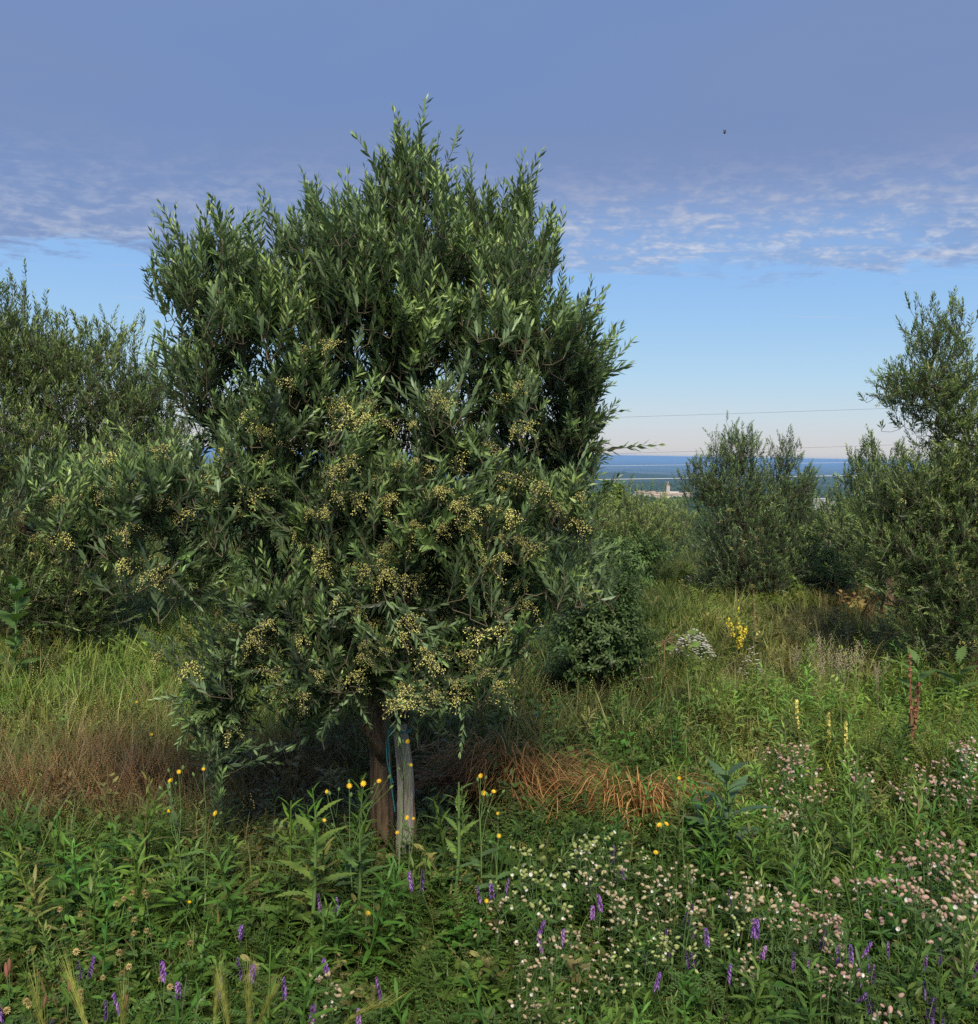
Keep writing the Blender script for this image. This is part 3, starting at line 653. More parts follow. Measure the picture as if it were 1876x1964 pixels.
# ------------------------------------------------------------------ stake, rope, wires, village
def plank_mat():
    m = bark_mat('grey_wood', (.12, .10, .085), (.36, .32, .275), 90, 9, .7, .85); return m
GREY = plank_mat()
def stake(qt, qb, d, wid, label, height_extra=0, cap=True, nm='wooden_stake'):
    t = P(*qt, d); b = P(*qb, d); b.z = gz(b.x, b.y) - .05; root = empty(nm, (b.x, b.y, b.z + .05), label, 'stake')
    r = random.Random(5); n = 22; prof = [(-.5, -.42), (-.5, .36), (-.30, .44), (-.14, .50), (-.11, .30), (-.07, .48), (.12, .52), (.34, .46), (.48, .38), (.52, .0), (.5, -.44), (.1, -.5)]
    vs = []; fs = []; k = len(prof)
    for i in range(n):
        u = i / (n - 1); c = b.lerp(t, u) - root.location; bow = Vector((.010 * math.sin(u * 3.1) - .006 * math.sin(u * 7), 0, 0))
        for j, (x, y) in enumerate(prof):
            w = wid * (1.10 - .22 * u) * (1 + .05 * math.sin(j * 2.1 + u * 9)); gr = 1
            yy = y
            if j == 4 and u < .45: yy = y + .16 * (1 - u / .45)
            vs.append(c + bow + Vector((x * w + r.uniform(-.0012, .0012), -yy * w * .8, 0)))
    for i in range(n - 1):
        for j in range(k): a = i * k + j; c2 = i * k + (j + 1) % k; fs.append((a, c2, c2 + k, a + k))
    top = [tuple(range((n - 1) * k, n * k))]
    m = MB(); m.add(vs, fs, 0); m.add([vs[i] for i in range((n - 1) * k, n * k)], [tuple(range(k))], 0)
    m.build('post', [GREY], root, smooth=False)
    if cap:
        sp = MB(); pts = []
        for i in range(9):
            u = .04 + .62 * i / 8; c = b.lerp(t, u) - root.location; pts.append(c + Vector((wid * (.62 + .10 * math.sin(u * 5)), .012, 0)))
        sp.tube(pts, [.004, .008, .009, .009, .008, .008, .007, .006, .003], 0, .5, 5); sp.build('splinter', [MATS['olive_bark']], root)
        c = t - root.location; rb = MB()
        rb.tube([c + Vector((-.0, 0, -.002)), c + Vector((.0, 0, .012)), c + Vector((0, 0, .042)), c + Vector((0, 0, .044))], [wid * .52, wid * .60, wid * .60, wid * .3], 0, .5, 10)
        rb.build('rubber_cap', [plain_mat('dark_rubber', (.015, .014, .012), .7)], root)
    return root, b, t
st, sb, stt = stake((767, 1384), (777, 1668), D0 - .02, .060, 'split grey wooden stake beside the trunk of the foreground olive')
ROPE = plain_mat('teal_rope', (.03, .16, .17), .6)
def stub():
    root = bpy.data.objects['olive_tree']; m = MB(); b0 = root.location
    pts = [P(738, 1455, D0 + .06) - b0, P(722, 1425, D0 + .02) - b0, P(706, 1400, D0 - .01) - b0, P(698, 1388, D0 - .02) - b0]
    m.tube(pts, [.022, .024, .021, .018], 0, .5, 9, True); m.build('branch_stub', [BARK], root)
stub()
def rope():
    c = P(768, 1402, D0 - .02); root = empty('tie_rope', c, 'thin teal rope tying the grey stake to the olive trunk', 'rope'); m = MB()
    for dz, tl in ((0, .004), (.009, -.004)):
        pts = []
        for k in range(25):
            a = k / 24 * 2 * math.pi; x = math.cos(a) * .040; y = math.sin(a) * .035
            pts.append(Vector((x, y, dz + tl * math.cos(a) * 2)))
        m.tube(pts, [.0022] * 25, 0, .5, 6)
    m.build('loop', [ROPE], root)
    k = MB(); a = Vector((-.042, -.012, 0))
    for (ex, ez, bx) in ((.010, -.19, -.014), (.014, -.30, -.005)):
        pts = [a + Vector((bx * math.sin(u * math.pi) + ex * u * 2, -.012 - .01 * math.sin(u * 3), ez * u)) for u in [i / 10 for i in range(11)]]
        k.tube(pts, [.0020] * 11, 0, .5, 6)
    k.build('loose_end', [ROPE], root)
    kn = MB(); kn.lathe(a + Vector((0, -.006, -.008)), (0, 0, 1), [(0, .001), (.004, .006), (.009, .007), (.014, .005), (.018, .001)], 0, .5, 8); kn.build('knot', [ROPE], root)
rope()
stake((1588, 1035), (1590, 1085), 12.5, .07, 'taller of the two pale stakes between the middle and right olives', cap=False)
stake((1578, 1060), (1582, 1085), 12.4, .05, 'shorter pale stake leaning beside a taller one mid-field', cap=False)

WIRE = plain_mat('sunlit_cable', (.55, .56, .58), .5, .05); WIRED = plain_mat('dark_cable', (.10, .10, .11), .5, .05)  # paler cable copy has the sunlight on it painted into its colour
def wire(pts, d, rad, mat, label):
    # a span that goes on to the poles beyond both sides of the picture
    (x0, y0), (x1, y1) = pts[0], pts[-1]; sl = (y1 - y0) / (x1 - x0); L_, R_ = -700, 2500
    a = P(L_, y0 + sl * (L_ - x0), d); b = P(R_, y1 + sl * (R_ - x1), d); root = empty('power_line_cable', a, label, 'cable', 'overhead cables')
    m = MB(); n = 60; m.tube([a.lerp(b, i / n) - a + Vector((0, 0, .25 * ((2 * i / n - 1) ** 2) )) for i in range(n + 1)], [rad] * (n + 1), 0, .5, 6); m.build('span', [mat], root); return a, b
W = [wire([(1200, 800), (1720, 785)], 48, .006, WIRED, 'thin dark cable crossing the open sky above the horizon'),
     wire([(1222, 869), (1624, 858)], 48, .006, WIRED, 'thin dark cable running just above the horizon line'),
     wire([(1130, 894), (1330, 892)], 46, .007, WIRE, 'fine pale cable against the blue plain, just below the horizon'),
     wire([(1127, 920), (1640, 914)], 44, .013, WIRE, 'thickest pale cable, crossing in front of the dark wooded ridge')]
POLE = plain_mat('pole_wood', (.14, .11, .08), .9)
for s, lab in ((0, 'wooden power pole out past the left end of the cables'), (1, 'wooden power pole out past the right end of the cables')):
    p = W[2][s]; zb = gz(p.x, p.y + 0); top = max(w[s].z for w in W) + .8
    root = empty('power_pole', (p.x, p.y, zb), lab, 'pole'); m = MB(); m.tube([(0, 0, -.3), (0, 0, (top - zb))], [.16, .10], 0, .5, 12, True); m.build('pole_shaft', [POLE], root)
    for i, w in enumerate(W):
        m = MB(); h = w[s] + Vector((0, 0, .25)) - root.location; m.tube([(0, 0, h.z - .05), (h.x, h.y, h.z - .02)], [.05, .04], 0, .5, 6, True); m.build('bracket', [POLE], root)

ORD = ['leftmost', 'second from the left', 'third from the left', 'fourth from the left', 'fifth from the left', 'sixth from the left', 'seventh from the left', 'eighth from the left', 'ninth from the left', 'tenth from the left', 'eleventh from the left', 'twelfth from the left', 'thirteenth from the left']
def village():
    WALL = plain_mat('village_wall', (.42, .37, .31), .9, .25, .05); ROOF = plain_mat('village_roof', (.30, .22, .17), .9, .3, .05); DARKW = plain_mat('dark_window', (.03, .03, .035), .4)
    r = random.Random(3); d = 1790
    def house(qx, qy, dd, w, h, dp, rz, label, group):
        p = P(qx, qy, dd); z = gz(p.x, p.y); root = empty('village_house', (p.x, p.y, z), label, 'house', group); root.rotation_euler[2] = rz
        m = MB(); m.add([(-w/2, -dp/2, -4), (w/2, -dp/2, -4), (w/2, dp/2, -4), (-w/2, dp/2, -4), (-w/2, -dp/2, h), (w/2, -dp/2, h), (w/2, dp/2, h), (-w/2, dp/2, h), (-w/2, 0, h + dp*.2), (w/2, 0, h + dp*.2)],
              [(0,1,5,4), (2,3,7,6), (1,2,6,9,5), (3,0,4,8,7)], 0); m.build('wall', [WALL], root, smooth=False)
        o = .5; m = MB(); t = .35
        m.add([(-w/2-o, -dp/2-o, h-.1), (w/2+o, -dp/2-o, h-.1), (w/2+o, 0, h+dp*.2+.3), (-w/2-o, 0, h+dp*.2+.3), (w/2+o, dp/2+o, h-.1), (-w/2-o, dp/2+o, h-.1),
               (-w/2-o, -dp/2-o, h-.1-t), (w/2+o, -dp/2-o, h-.1-t), (w/2+o, dp/2+o, h-.1-t), (-w/2-o, dp/2+o, h-.1-t)], [(0,1,2,3), (3,2,4,5), (0,6,7,1), (4,8,9,5), (1,7,8,4,2), (0,3,5,9,6)], 0); m.build('roof', [ROOF], root, smooth=False)
        m = MB(); k = max(2, int(w / 3.5))
        for i in range(k):
            for zz in ((1.2, 2.6), (4.0, 5.3)):
                if zz[1] > h - .4: continue
                x = -w/2 + (i + .5) * w / k; m.add([(x-.5, -dp/2-.05, zz[0]), (x+.5, -dp/2-.05, zz[0]), (x+.5, -dp/2-.05, zz[1]), (x-.5, -dp/2-.05, zz[1])], [(0,1,2,3)], 0)
        m.build('windows', [DARKW], root, smooth=False)
    sp = [(1222, 948), (1232, 946), (1241, 943), (1250, 944), (1258, 941), (1266, 944), (1274, 944), (1288, 943), (1296, 945), (1304, 947), (1313, 949), (1320, 951), (1228, 951), (1240, 950), (1252, 950), (1262, 950), (1272, 950), (1284, 950), (1294, 952), (1306, 953)]
    for i, (x, y) in enumerate(sp):
        row = sorted(v[0] for v in (sp[:12] if i < 12 else sp[12:])); m_ = row.index(x)
        house(x, y, d + r.uniform(-40, 60) - (i > 11) * 60, r.uniform(9, 15), r.uniform(5.5, 8.5), r.uniform(8, 11), r.uniform(-.7, .7), (ORD[m_] + ', ' if m_ < len(row) / 2 else (ORD[len(row) - 1 - m_].replace('left', 'right') + ', ')) + ('far village house, upper row' if i < 12 else 'far village house, lower row'), 'houses of the far hilltop village')
    p = P(1281, 945, d - 10); z = gz(p.x, p.y); root = empty('church', (p.x, p.y, z), 'far village church with a pointed bell tower above the roofs', 'church')
    m = MB(); s = 3.1; top = 21; m.add([(-s, -s, -4), (s, -s, -4), (s, s, -4), (-s, s, -4), (-s, -s, top), (s, -s, top), (s, s, top), (-s, s, top)], [(0,1,5,4), (1,2,6,5), (2,3,7,6), (3,0,4,7), (4,5,6,7)], 0); m.build('bell_tower', [WALL], root, smooth=False)
    m = MB(); q = s + .3; m.add([(-q, -q, top), (q, -q, top), (q, q, top), (-q, q, top), (0, 0, top + 9)], [(0,1,4), (1,2,4), (2,3,4), (3,0,4), (3,2,1,0)], 0); m.build('spire', [ROOF], root, smooth=False)
    m = MB(); a = (3, 4); m.add([(3, -5, -4), (20, -5, -4), (20, 5, -4), (3, 5, -4), (3, -5, 8), (20, -5, 8), (20, 5, 8), (3, 5, 8), (3, 0, 11), (20, 0, 11)], [(0,1,5,4), (1,2,6,9,5), (2,3,7,6), (4,5,9,8), (6,7,8,9), (3,0,4,8,7)], 0); m.build('nave', [WALL], root, smooth=False)
    WH = plain_mat('white_sheet', (.38, .38, .37), .7, .05)
    for (qx, qy, dd, w, h, lab) in ((1574, 957, 640, 11, .9, 'long white farm building glimpsed left of the feathery olive'), (1590, 963, 560, 7, .5, 'low white roof below the long white farm building'), (1597, 909, 11500, 110, 18, 'white block building far out on the blue plain')):
        p = P(qx, qy, dd); z = gz(p.x, p.y) if dd > 1000 else p.z - h; root = empty('white_building', (p.x, p.y, z), lab, 'building')
        m = MB(); m.add([(-w/2, -w/5, -6), (w/2, -w/5, -6), (w/2, w/5, -6), (-w/2, w/5, -6), (-w/2, -w/5, h), (w/2, -w/5, h), (w/2, w/5, h), (-w/2, w/5, h)], [(0,1,5,4), (1,2,6,5), (2,3,7,6), (3,0,4,7)], 0); m.build('wall', [WH], root, smooth=False)
        m = MB(); o = w * .03; m.add([(-w/2-o, -w/5-o, h), (w/2+o, -w/5-o, h), (w/2+o, 0, h+w*.06), (-w/2-o, 0, h+w*.06), (w/2+o, w/5+o, h), (-w/2-o, w/5+o, h)], [(0,1,2,3), (3,2,4,5), (1,4,2), (0,3,5), (0,5,4,1)], 0); m.build('roof', [WH], root, smooth=False)
village()
# far woods: many rough crowns on the village hill and the slopes before it
def far_wood():
    rng = np.random.default_rng(4); t = (1 + 5 ** .5) / 2
    iv = np.array([(-1,t,0),(1,t,0),(-1,-t,0),(1,-t,0),(0,-1,t),(0,1,t),(0,-1,-t),(0,1,-t),(t,0,-1),(t,0,1),(-t,0,-1),(-t,0,1)], float) / 1.9
    jf = np.array([(0,11,5),(0,5,1),(0,1,7),(0,7,10),(0,10,11),(1,5,9),(5,11,4),(11,10,2),(10,7,6),(7,1,8),(3,9,4),(3,4,2),(3,2,6),(3,6,8),(3,8,9),(4,9,5),(2,4,11),(6,2,10),(8,6,7),(9,8,1)])
    A = []
    for k in range(4):
        A.append(dict(V=iv * rng.uniform(.7, 1.2, (12, 1)), F=jf, M=np.zeros(20, int), T=np.full(12, rng.uniform(.1, .9))))
    n = 9000; a = rng.uniform(-.12, .42, n); r = 500 + 3900 * rng.random(n) ** 1.1
    x, y = r * np.sin(a), r * np.cos(a)
    q = np.array([toq((xx, yy, gz(xx, yy))) for xx, yy in zip(x, y)]); keep = ~((r > 1690) & (r < 1880) & (q[:, 0] > 1212) & (q[:, 0] < 1326) & (rng.random(n) < .7))
    keep &= (np.sin(x / 90) * np.sin(r / 130) + .4 * np.sin(x / 37 + r / 60) > -.65)
    x, y, r = x[keep], y[keep], r[keep]; m = len(x); s = rng.uniform(2.6, 6, m) * (1 + (r > 2500) * .8)
    R = np.zeros((m, 3, 3)); c, sn = np.cos(rng.random(m) * 6.28), 0; ang = rng.random(m) * 6.28
    R[:, 0, 0] = np.cos(ang) * s; R[:, 0, 1] = -np.sin(ang) * s; R[:, 1, 0] = np.sin(ang) * s; R[:, 1, 1] = np.cos(ang) * s; R[:, 2, 2] = s * .9
    M = merge(A, rng.integers(0, 4, m), R, np.stack([x, y, ground_z(x, y) + s * .4], 1), rng.uniform(-.3, .3, m))
    mt = leaf_mat('far_wood_leaf', [(0, (.022, .042, .016)), (1, (.055, .085, .026))], .9, .05, trans=0)
    o = bpy.data.objects.new('woodland', mesh_from('woodland', M, [mt])); link(o); tag(o, 'dark green woods covering the far slopes around the village', kind='stuff')
far_wood()

# ------------------------------------------------------------------ meadow cover (things nobody could count)
BROWN_STEM = plain_mat('dry_stem', (.20, .14, .075), .8); GREEN_STEM = plain_mat('green_stem', (.09, .15, .045), .6)
COVER = leaf_mat('meadow_leaf', [(0, (.45, .45, .45)), (.5, (.9, .9, .9)), (1, (1.6, 1.6, 1.35))], .5, .3, trans=.25, inst=True, jitter=.3)
HIDE = []
def variant(name, mb, mats):
    o = bpy.data.objects.new(name, mb.mesh(name, mats)); HIDE.append(o); return o
def grass_tuft(seed, h=.26, n=15, lean=.5, w=.0042, seed_head=False, droop=.25):
    r = random.Random(seed); mb = MB()
    for i in range(n):
        a = r.uniform(0, 6.28); p = Vector((math.cos(a), math.sin(a), 0)) * r.uniform(0, .05); hh = h * r.uniform(.5, 1.15)
        a2 = a + r.uniform(-1, 1); out = Vector((math.cos(a2), math.sin(a2), 0)); d = Vector((0, 0, 1)) + out * r.uniform(.05, lean); side = Vector((-out.y, out.x, 0)); k = 4; vs = []; tt = r.uniform(.1, .8)
        dr = r.uniform(.1, droop * 2); ww = w * r.uniform(.7, 1.3)
        for s in range(k):
            u = s / k; c = p + (d * hh * u) + out * hh * dr * u * u - Vector((0, 0, hh * dr * .6 * u * u)); q = ww * (1 - u ** 2 * .8)
            vs += [c - side * q, c + side * q]
        vs.append(p + d * hh + out * hh * dr - Vector((0, 0, hh * dr * .6)))
        fs = [(2 * s, 2 * s + 1, 2 * s + 3, 2 * s + 2) for s in range(k - 1)] + [(2 * k - 2, 2 * k - 1, 2 * k)]
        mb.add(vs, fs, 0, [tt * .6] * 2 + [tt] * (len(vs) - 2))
        if seed_head and i % 3 == 0:
            e = vs[-1]
            for q in range(7):
                mb.blob(Vector(e) + Vector((r.uniform(-.006, .006), r.uniform(-.006, .006), -.012 * q + .02)), .0028, 0, .9, 1.8)
    return mb
def broad(seed, h=.2, n=12, ll=.045, lw=.5, spread=.05):
    r = random.Random(seed); mb = MB()
    for s in range(2):
        a = r.uniform(0, 6.28); top = Vector((math.cos(a) * spread, math.sin(a) * spread, h * r.uniform(.7, 1.1))); b0 = Vector((r.uniform(-.02, .02), r.uniform(-.02, .02), 0))
        mb.tube([b0, b0.lerp(top, .5) + Vector((.01, 0, 0)), top], [.0018, .0015, .001], 0, .6, 3)
        for i in range(n):
            u = .15 + .85 * i / n; c = b0.lerp(top, u); a = i * 2.4 + r.uniform(-.4, .4); o = Vector((math.cos(a), math.sin(a), 0)); ln = ll * r.uniform(.7, 1.25) * (1.1 - .5 * u)
            st = o * ln * .25 + Vector((0, 0, ln * .15)); mb.leaf(c + st * .3, o + Vector((0, 0, r.uniform(.0, .8))), Vector((0, 0, 1)) - o * .2, ln, ln * lw, 0, r.uniform(.15, .6) + .35 * u, 2, curl=r.uniform(.05, .35), fold=r.uniform(.1, .4))
    return mb
def pinnate(seed, L=.16):
    r = random.Random(seed); mb = MB()
    for s in range(5):
        a = r.uniform(0, 6.28); o = Vector((math.cos(a), math.sin(a), 0)); b0 = o * .01 + Vector((0, 0, r.uniform(.02, .12))); tip = b0 + o * L * r.uniform(.6, 1) + Vector((0, 0, L * r.uniform(.2, .9)))
        mb.tube([b0, tip], [.0009, .0006], 0, .6, 3); sd = Vector((-o.y, o.x, 0)); k = 8
        for i in range(k):
            c = b0.lerp(tip, .2 + .8 * i / k)
            for q in (-1, 1): mb.leaf(c, sd * q + o * .35 + Vector((0, 0, .25)), Vector((0, 0, 1)), .019, .0062, 0, r.uniform(.3, .8), 1)
    return mb
def lance(seed, h=.24):
    r = random.Random(seed); mb = MB(); mb.tube([(0, 0, 0), (.005, 0, h * .5), (0, .006, h)], [.003, .0026, .0015], 0, .5, 4)
    k = 26
    for i in range(k):
        u = .12 + .88 * i / k; a = i * 2.4; o = Vector((math.cos(a), math.sin(a), 0)); ln = .07 * (1.15 - .65 * u) * r.uniform(.8, 1.15)
        mb.leaf((0, 0, h * u), o + Vector((0, 0, .25 + 1.1 * u * u)), Vector((0, 0, 1)), ln, ln * .17, 0, r.uniform(.3, .6) + .3 * u, 2, curl=r.uniform(.1, .4))
    return mb
VARS = {
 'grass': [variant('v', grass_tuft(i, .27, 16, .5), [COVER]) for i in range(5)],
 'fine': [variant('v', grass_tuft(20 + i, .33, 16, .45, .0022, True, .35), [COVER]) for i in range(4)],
 'broad': [variant('v', broad(30 + i, [.16, .22, .13, .26][i], 10, [.05, .04, .055, .06][i], [.55, .42, .7, .35][i]), [COVER]) for i in range(4)],
 'vetch': [variant('v', pinnate(40 + i), [COVER]) for i in range(3)],
 'lance': [variant('v', lance(50 + i, [.2, .28, .24][i]), [COVER]) for i in range(3)],
}
def scatter(name, kinds, pts, scale, tcol, label, tilt=.25):
    rng = np.random.default_rng(abs(hash(name)) % 1000 if False else len(pts)); n = len(pts)
    objs = [o for k in kinds for o in VARS[k]]
    c = bpy.data.collections.new(name + '_kinds')
    objs2 = []
    for o in objs:
        o2 = o.copy(); c.objects.link(o2); objs2.append(o2)
    me = bpy.data.meshes.new(name); me.vertices.add(n); me.vertices.foreach_set('co', pts.astype(np.float32).ravel())
    def at(nm, ty, dt, v):
        a = me.attributes.new(nm, ty, 'POINT'); a.data.foreach_set(dt, np.asarray(v, np.float32 if ty != 'INT' else np.int32).ravel())
    rot = np.stack([rng.normal(0, tilt, n), rng.normal(0, tilt, n), rng.random(n) * 6.28], 1)
    at('rot', 'FLOAT_VECTOR', 'vector', rot); at('scl', 'FLOAT', 'value', scale)
    at('pick', 'INT', 'value', rng.integers(0, len(objs), n)); at('tcol', 'FLOAT_COLOR', 'color', np.concatenate([tcol, np.ones((n, 1))], 1))
    me.update(); o = bpy.data.objects.new(name, me); link(o); tag(o, label, kind='stuff')
    ng = bpy.data.node_groups.new(name, 'GeometryNodeTree'); ng.interface.new_socket('Geometry', in_out='INPUT', socket_type='NodeSocketGeometry'); ng.interface.new_socket('Geometry', in_out='OUTPUT', socket_type='NodeSocketGeometry')
    gi = ng.nodes.new('NodeGroupInput'); go = ng.nodes.new('NodeGroupOutput'); ip = ng.nodes.new('GeometryNodeInstanceOnPoints'); ci = ng.nodes.new('GeometryNodeCollectionInfo')
    ci.inputs['Collection'].default_value = c; ci.inputs['Separate Children'].default_value = True; ci.inputs['Reset Children'].default_value = True; ip.inputs['Pick Instance'].default_value = True
    def na(nm, ty):
        x = ng.nodes.new('GeometryNodeInputNamedAttribute'); x.data_type = ty; x.inputs['Name'].default_value = nm; return [s for s in x.outputs if s.enabled][0]
    m2p = ng.nodes.new('GeometryNodeMeshToPoints'); L = ng.links.new
    L(gi.outputs[0], m2p.inputs[0]); L(m2p.outputs[0], ip.inputs['Points']); L(ci.outputs[0], ip.inputs['Instance']); L(na('pick', 'INT'), ip.inputs['Instance Index'])
    e2r = ng.nodes.new('FunctionNodeEulerToRotation'); L(na('rot', 'FLOAT_VECTOR'), e2r.inputs[0]); L(e2r.outputs[0], ip.inputs['Rotation']); L(na('scl', 'FLOAT'), ip.inputs['Scale']); L(ip.outputs[0], go.inputs[0])
    md = o.modifiers.new('scatter', 'NODES'); md.node_group = ng; return o
def vnoise(x, y, s, seed=0):
    return (np.sin(x * s + seed) * np.cos(y * s * 1.1 + seed * 2) + .5 * np.sin(x * s * 2.3 + y * s * 1.7 + seed * 3) + .25 * np.sin(x * s * 4.9 - y * s * 3.7 + seed)) / 1.75
def ground_pts(n, d0, d1, rng, fan=.62, pw=1.0):
    d = d0 + (d1 - d0) * rng.random(n) ** pw; x = (rng.random(n) * 2 - 1) * (fan * d + .3); z = ground_z(x, d)
    p = np.stack([x, d, z], 1); v = (p - np.array(EYE)) @ np.array(CAMR); q = np.stack([CX + FOC * v[:, 0] / -v[:, 2], CY - FOC * v[:, 1] / -v[:, 2]], 1); return p, q
def blobm(q, cx, cy, rx, ry, soft=.5):
    r = np.sqrt(((q[:, 0] - cx) / rx) ** 2 + ((q[:, 1] - cy) / ry) ** 2); return 1 - sstep(1 - soft, 1 + soft * .6, r)
def zones(q, p):
    """real plant colour of each patch of the meadow (albedo), and weights"""
    n = len(q); nz = vnoise(p[:, 0], p[:, 1], 2.1, 1.0); c = np.tile(np.array([[.080, .118, .026]]), (n, 1)); wob = np.clip(.78 + .5 * vnoise(p[:, 0], p[:, 1], 3.3, 5) + np.random.default_rng(5).normal(0, .28, n), 0, 1.2)
    def lay(w, col):
        nonlocal c; w = np.clip(w * wob, 0, 1)[:, None]; c = c * (1 - w) + np.array([col]) * w * 1.25
    right = sstep(1250, 1450, q[:, 0]) * (1 - sstep(1560, 1720, q[:, 1])); lay(right * .95, (.155, .190, .042))
    lay(right * np.clip(vnoise(p[:, 0], p[:, 1], 1.3, 4) * 1.5, 0, 1) * .6, (.17, .145, .060))
    left = (1 - sstep(520, 760, q[:, 0])) * sstep(1180, 1260, q[:, 1]); lay(left * (1 - sstep(1440, 1500, q[:, 1])), (.165, .225, .050))
    lay(blobm(q, 160, 1530, 420, 105, .8), (.16, .115, .062)); lay(blobm(q, 130, 1565, 190, 50, .6) * .7, (.16, .070, .045))
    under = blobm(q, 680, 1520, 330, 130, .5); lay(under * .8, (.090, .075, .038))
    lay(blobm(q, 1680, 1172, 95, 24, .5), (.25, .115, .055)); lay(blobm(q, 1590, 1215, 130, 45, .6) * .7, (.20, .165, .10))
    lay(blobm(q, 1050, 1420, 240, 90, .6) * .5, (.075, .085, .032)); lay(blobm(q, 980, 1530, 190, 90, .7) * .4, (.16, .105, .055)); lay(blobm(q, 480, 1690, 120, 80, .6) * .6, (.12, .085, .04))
    c = c * (1 + .35 * nz[:, None]) * np.random.default_rng(1).uniform(.75, 1.25, (n, 1)); j = np.random.default_rng(2).normal(0, .12, n); c[:, 0] *= 1 + j
    dry = np.random.default_rng(8).random(n) < .09; c[dry] = np.array([.20, .150, .065]) * np.random.default_rng(9).uniform(.6, 1.2, (dry.sum(), 1))
    return np.clip(c, .01, .6)
def meadow():
    rng = np.random.default_rng(21)
    # grass everywhere
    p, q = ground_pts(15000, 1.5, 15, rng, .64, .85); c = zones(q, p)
    low = (q[:, 1] > 1640); brown = blobm(q, 160, 1530, 400, 95, .45); keep = rng.random(len(p)) < np.where(low, .62, 1.0)
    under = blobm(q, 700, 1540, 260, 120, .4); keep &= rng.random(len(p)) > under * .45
    TF = lambda q: np.maximum(blobm(q, 1015, 1585, 165, 95, .35), blobm(q, 1235, 1640, 125, 90, .35)); keep &= rng.random(len(p)) > TF(q) * .6
    sc = np.interp(p[:, 1], [1.5, 4, 8, 15], [.62, .78, 1.0, 1.15]) * rng.uniform(.6, 1.2, len(p)) * (1 - .35 * brown) * (1 - .32 * sstep(1250, 1450, q[:, 0]) * sstep(4.5, 6, p[:, 1]))
    # wall of the picture: grass is tall on the right, short under the tree
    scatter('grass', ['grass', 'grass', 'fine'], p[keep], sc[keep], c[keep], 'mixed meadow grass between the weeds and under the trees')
    p, q = ground_pts(5000, 14, 48, rng, .75, 1.0); c = np.tile([[.085, .115, .038]], (len(p), 1)) * rng.uniform(.7, 1.3, (len(p), 1))
    scatter('far_grass', ['grass', 'broad'], p, rng.uniform(1.3, 2.6, len(p)), c, 'rough grass on the slope behind the olive trees')
    # purplish brown drying grass
    p, q = ground_pts(16000, 3.6, 7.2, rng, .64, 1.0); w = blobm(q, 160, 1525, 440, 120, .9); k = rng.random(len(p)) < w * .36; c = zones(q, p)
    scatter('dry_grass', ['fine'], p[k], rng.uniform(.55, .85, k.sum()), c[k] * np.array([[1.05, .95, 1.0]]), 'purplish brown drying grass on the left')
    # weeds
    p, q = ground_pts(13000, 1.55, 6.5, rng, .62, .9); c = zones(q, p) * np.array([[.82, 1.02, .85]])
    w = sstep(1560, 1680, q[:, 1]) + .8 * sstep(880, 1000, q[:, 0]) * sstep(1380, 1500, q[:, 1]) + blobm(q, 1640, 1420, 330, 120, .5) * .5 + .12
    w *= 1 - .85 * blobm(q, 170, 1520, 400, 75, .4); w *= 1 - .5 * TF(q); k = rng.random(len(p)) < w
    scatter('weeds', ['broad', 'broad', 'vetch'], p[k], rng.uniform(.55, 1.2, k.sum()) * np.interp(p[k][:, 1], [1.5, 3, 6], [.75, .9, 1.0]), c[k], 'low leafy weeds and vetch covering the foreground')
    p, q = ground_pts(3000, 2.0, 11, rng, .62, 1.0); c = zones(q, p) * np.array([[.8, 1.1, .9]])
    w = .10 * sstep(1380, 1560, q[:, 1]) + .2 * sstep(900, 1100, q[:, 0]) * sstep(1380, 1560, q[:, 1]) + blobm(q, 1500, 1600, 420, 260, .5) * .5 + blobm(q, 1750, 1330, 230, 110, .5) * .5; k = rng.random(len(p)) < w
    scatter('leafy_weeds', ['lance'], p[k], rng.uniform(.8, 1.5, k.sum()), c[k], 'narrow leaved green weeds standing among the grass')
    p, q = ground_pts(9000, 1.9, 6.0, rng, .62, 1.0); c = zones(q, p) * np.array([[.85, 1.1, .8]])
    w = .16 * (blobm(q, 640, 1790, 130, 110, .4) + blobm(q, 890, 1760, 110, 100, .4) + blobm(q, 1420, 1690, 110, 90, .5) + .6 * blobm(q, 1650, 1800, 260, 130, .5) + .5 * blobm(q, 250, 1800, 260, 150, .6) + .5 * blobm(q, 1080, 1440, 260, 60, .5) + .4 * blobm(q, 1820, 1480, 120, 120, .5)); k = rng.random(len(p)) < w
    scatter('tall_weeds', ['lance', 'lance', 'broad'], p[k], rng.uniform(1.0, 1.6, k.sum()), c[k], 'taller tangled green weeds around the stake and among the flowers', .2)
    # broad weeds in the distance
    p, q = ground_pts(5000, 6.5, 15, rng, .62, 1.0); c = zones(q, p); k = rng.random(len(p)) < .5 + .4 * vnoise(p[:, 0], p[:, 1], 1.1, 2)
    scatter('meadow_herbs', ['broad', 'vetch'], p[k], rng.uniform(.9, 1.7, k.sum()), c[k], 'low mixed herbs in the meadow behind the big tree')
    # pale dry stalks standing over everything
    p, q = ground_pts(900, 4.6, 12, rng, .62, 1.0); c = np.array([[.24, .23, .09]]) * rng.uniform(.6, 1.2, (len(p), 1)) * np.array([[1, 1, 1]]); k = rng.random(len(p)) < .35 + .5 * vnoise(p[:, 0], p[:, 1], 1.7, 9)
    scatter('dry_stalks', ['fine'], p[k], rng.uniform(.8, 1.25, k.sum()), c[k], 'thin straw coloured grass stalks standing above the green meadow', .1)
meadow()
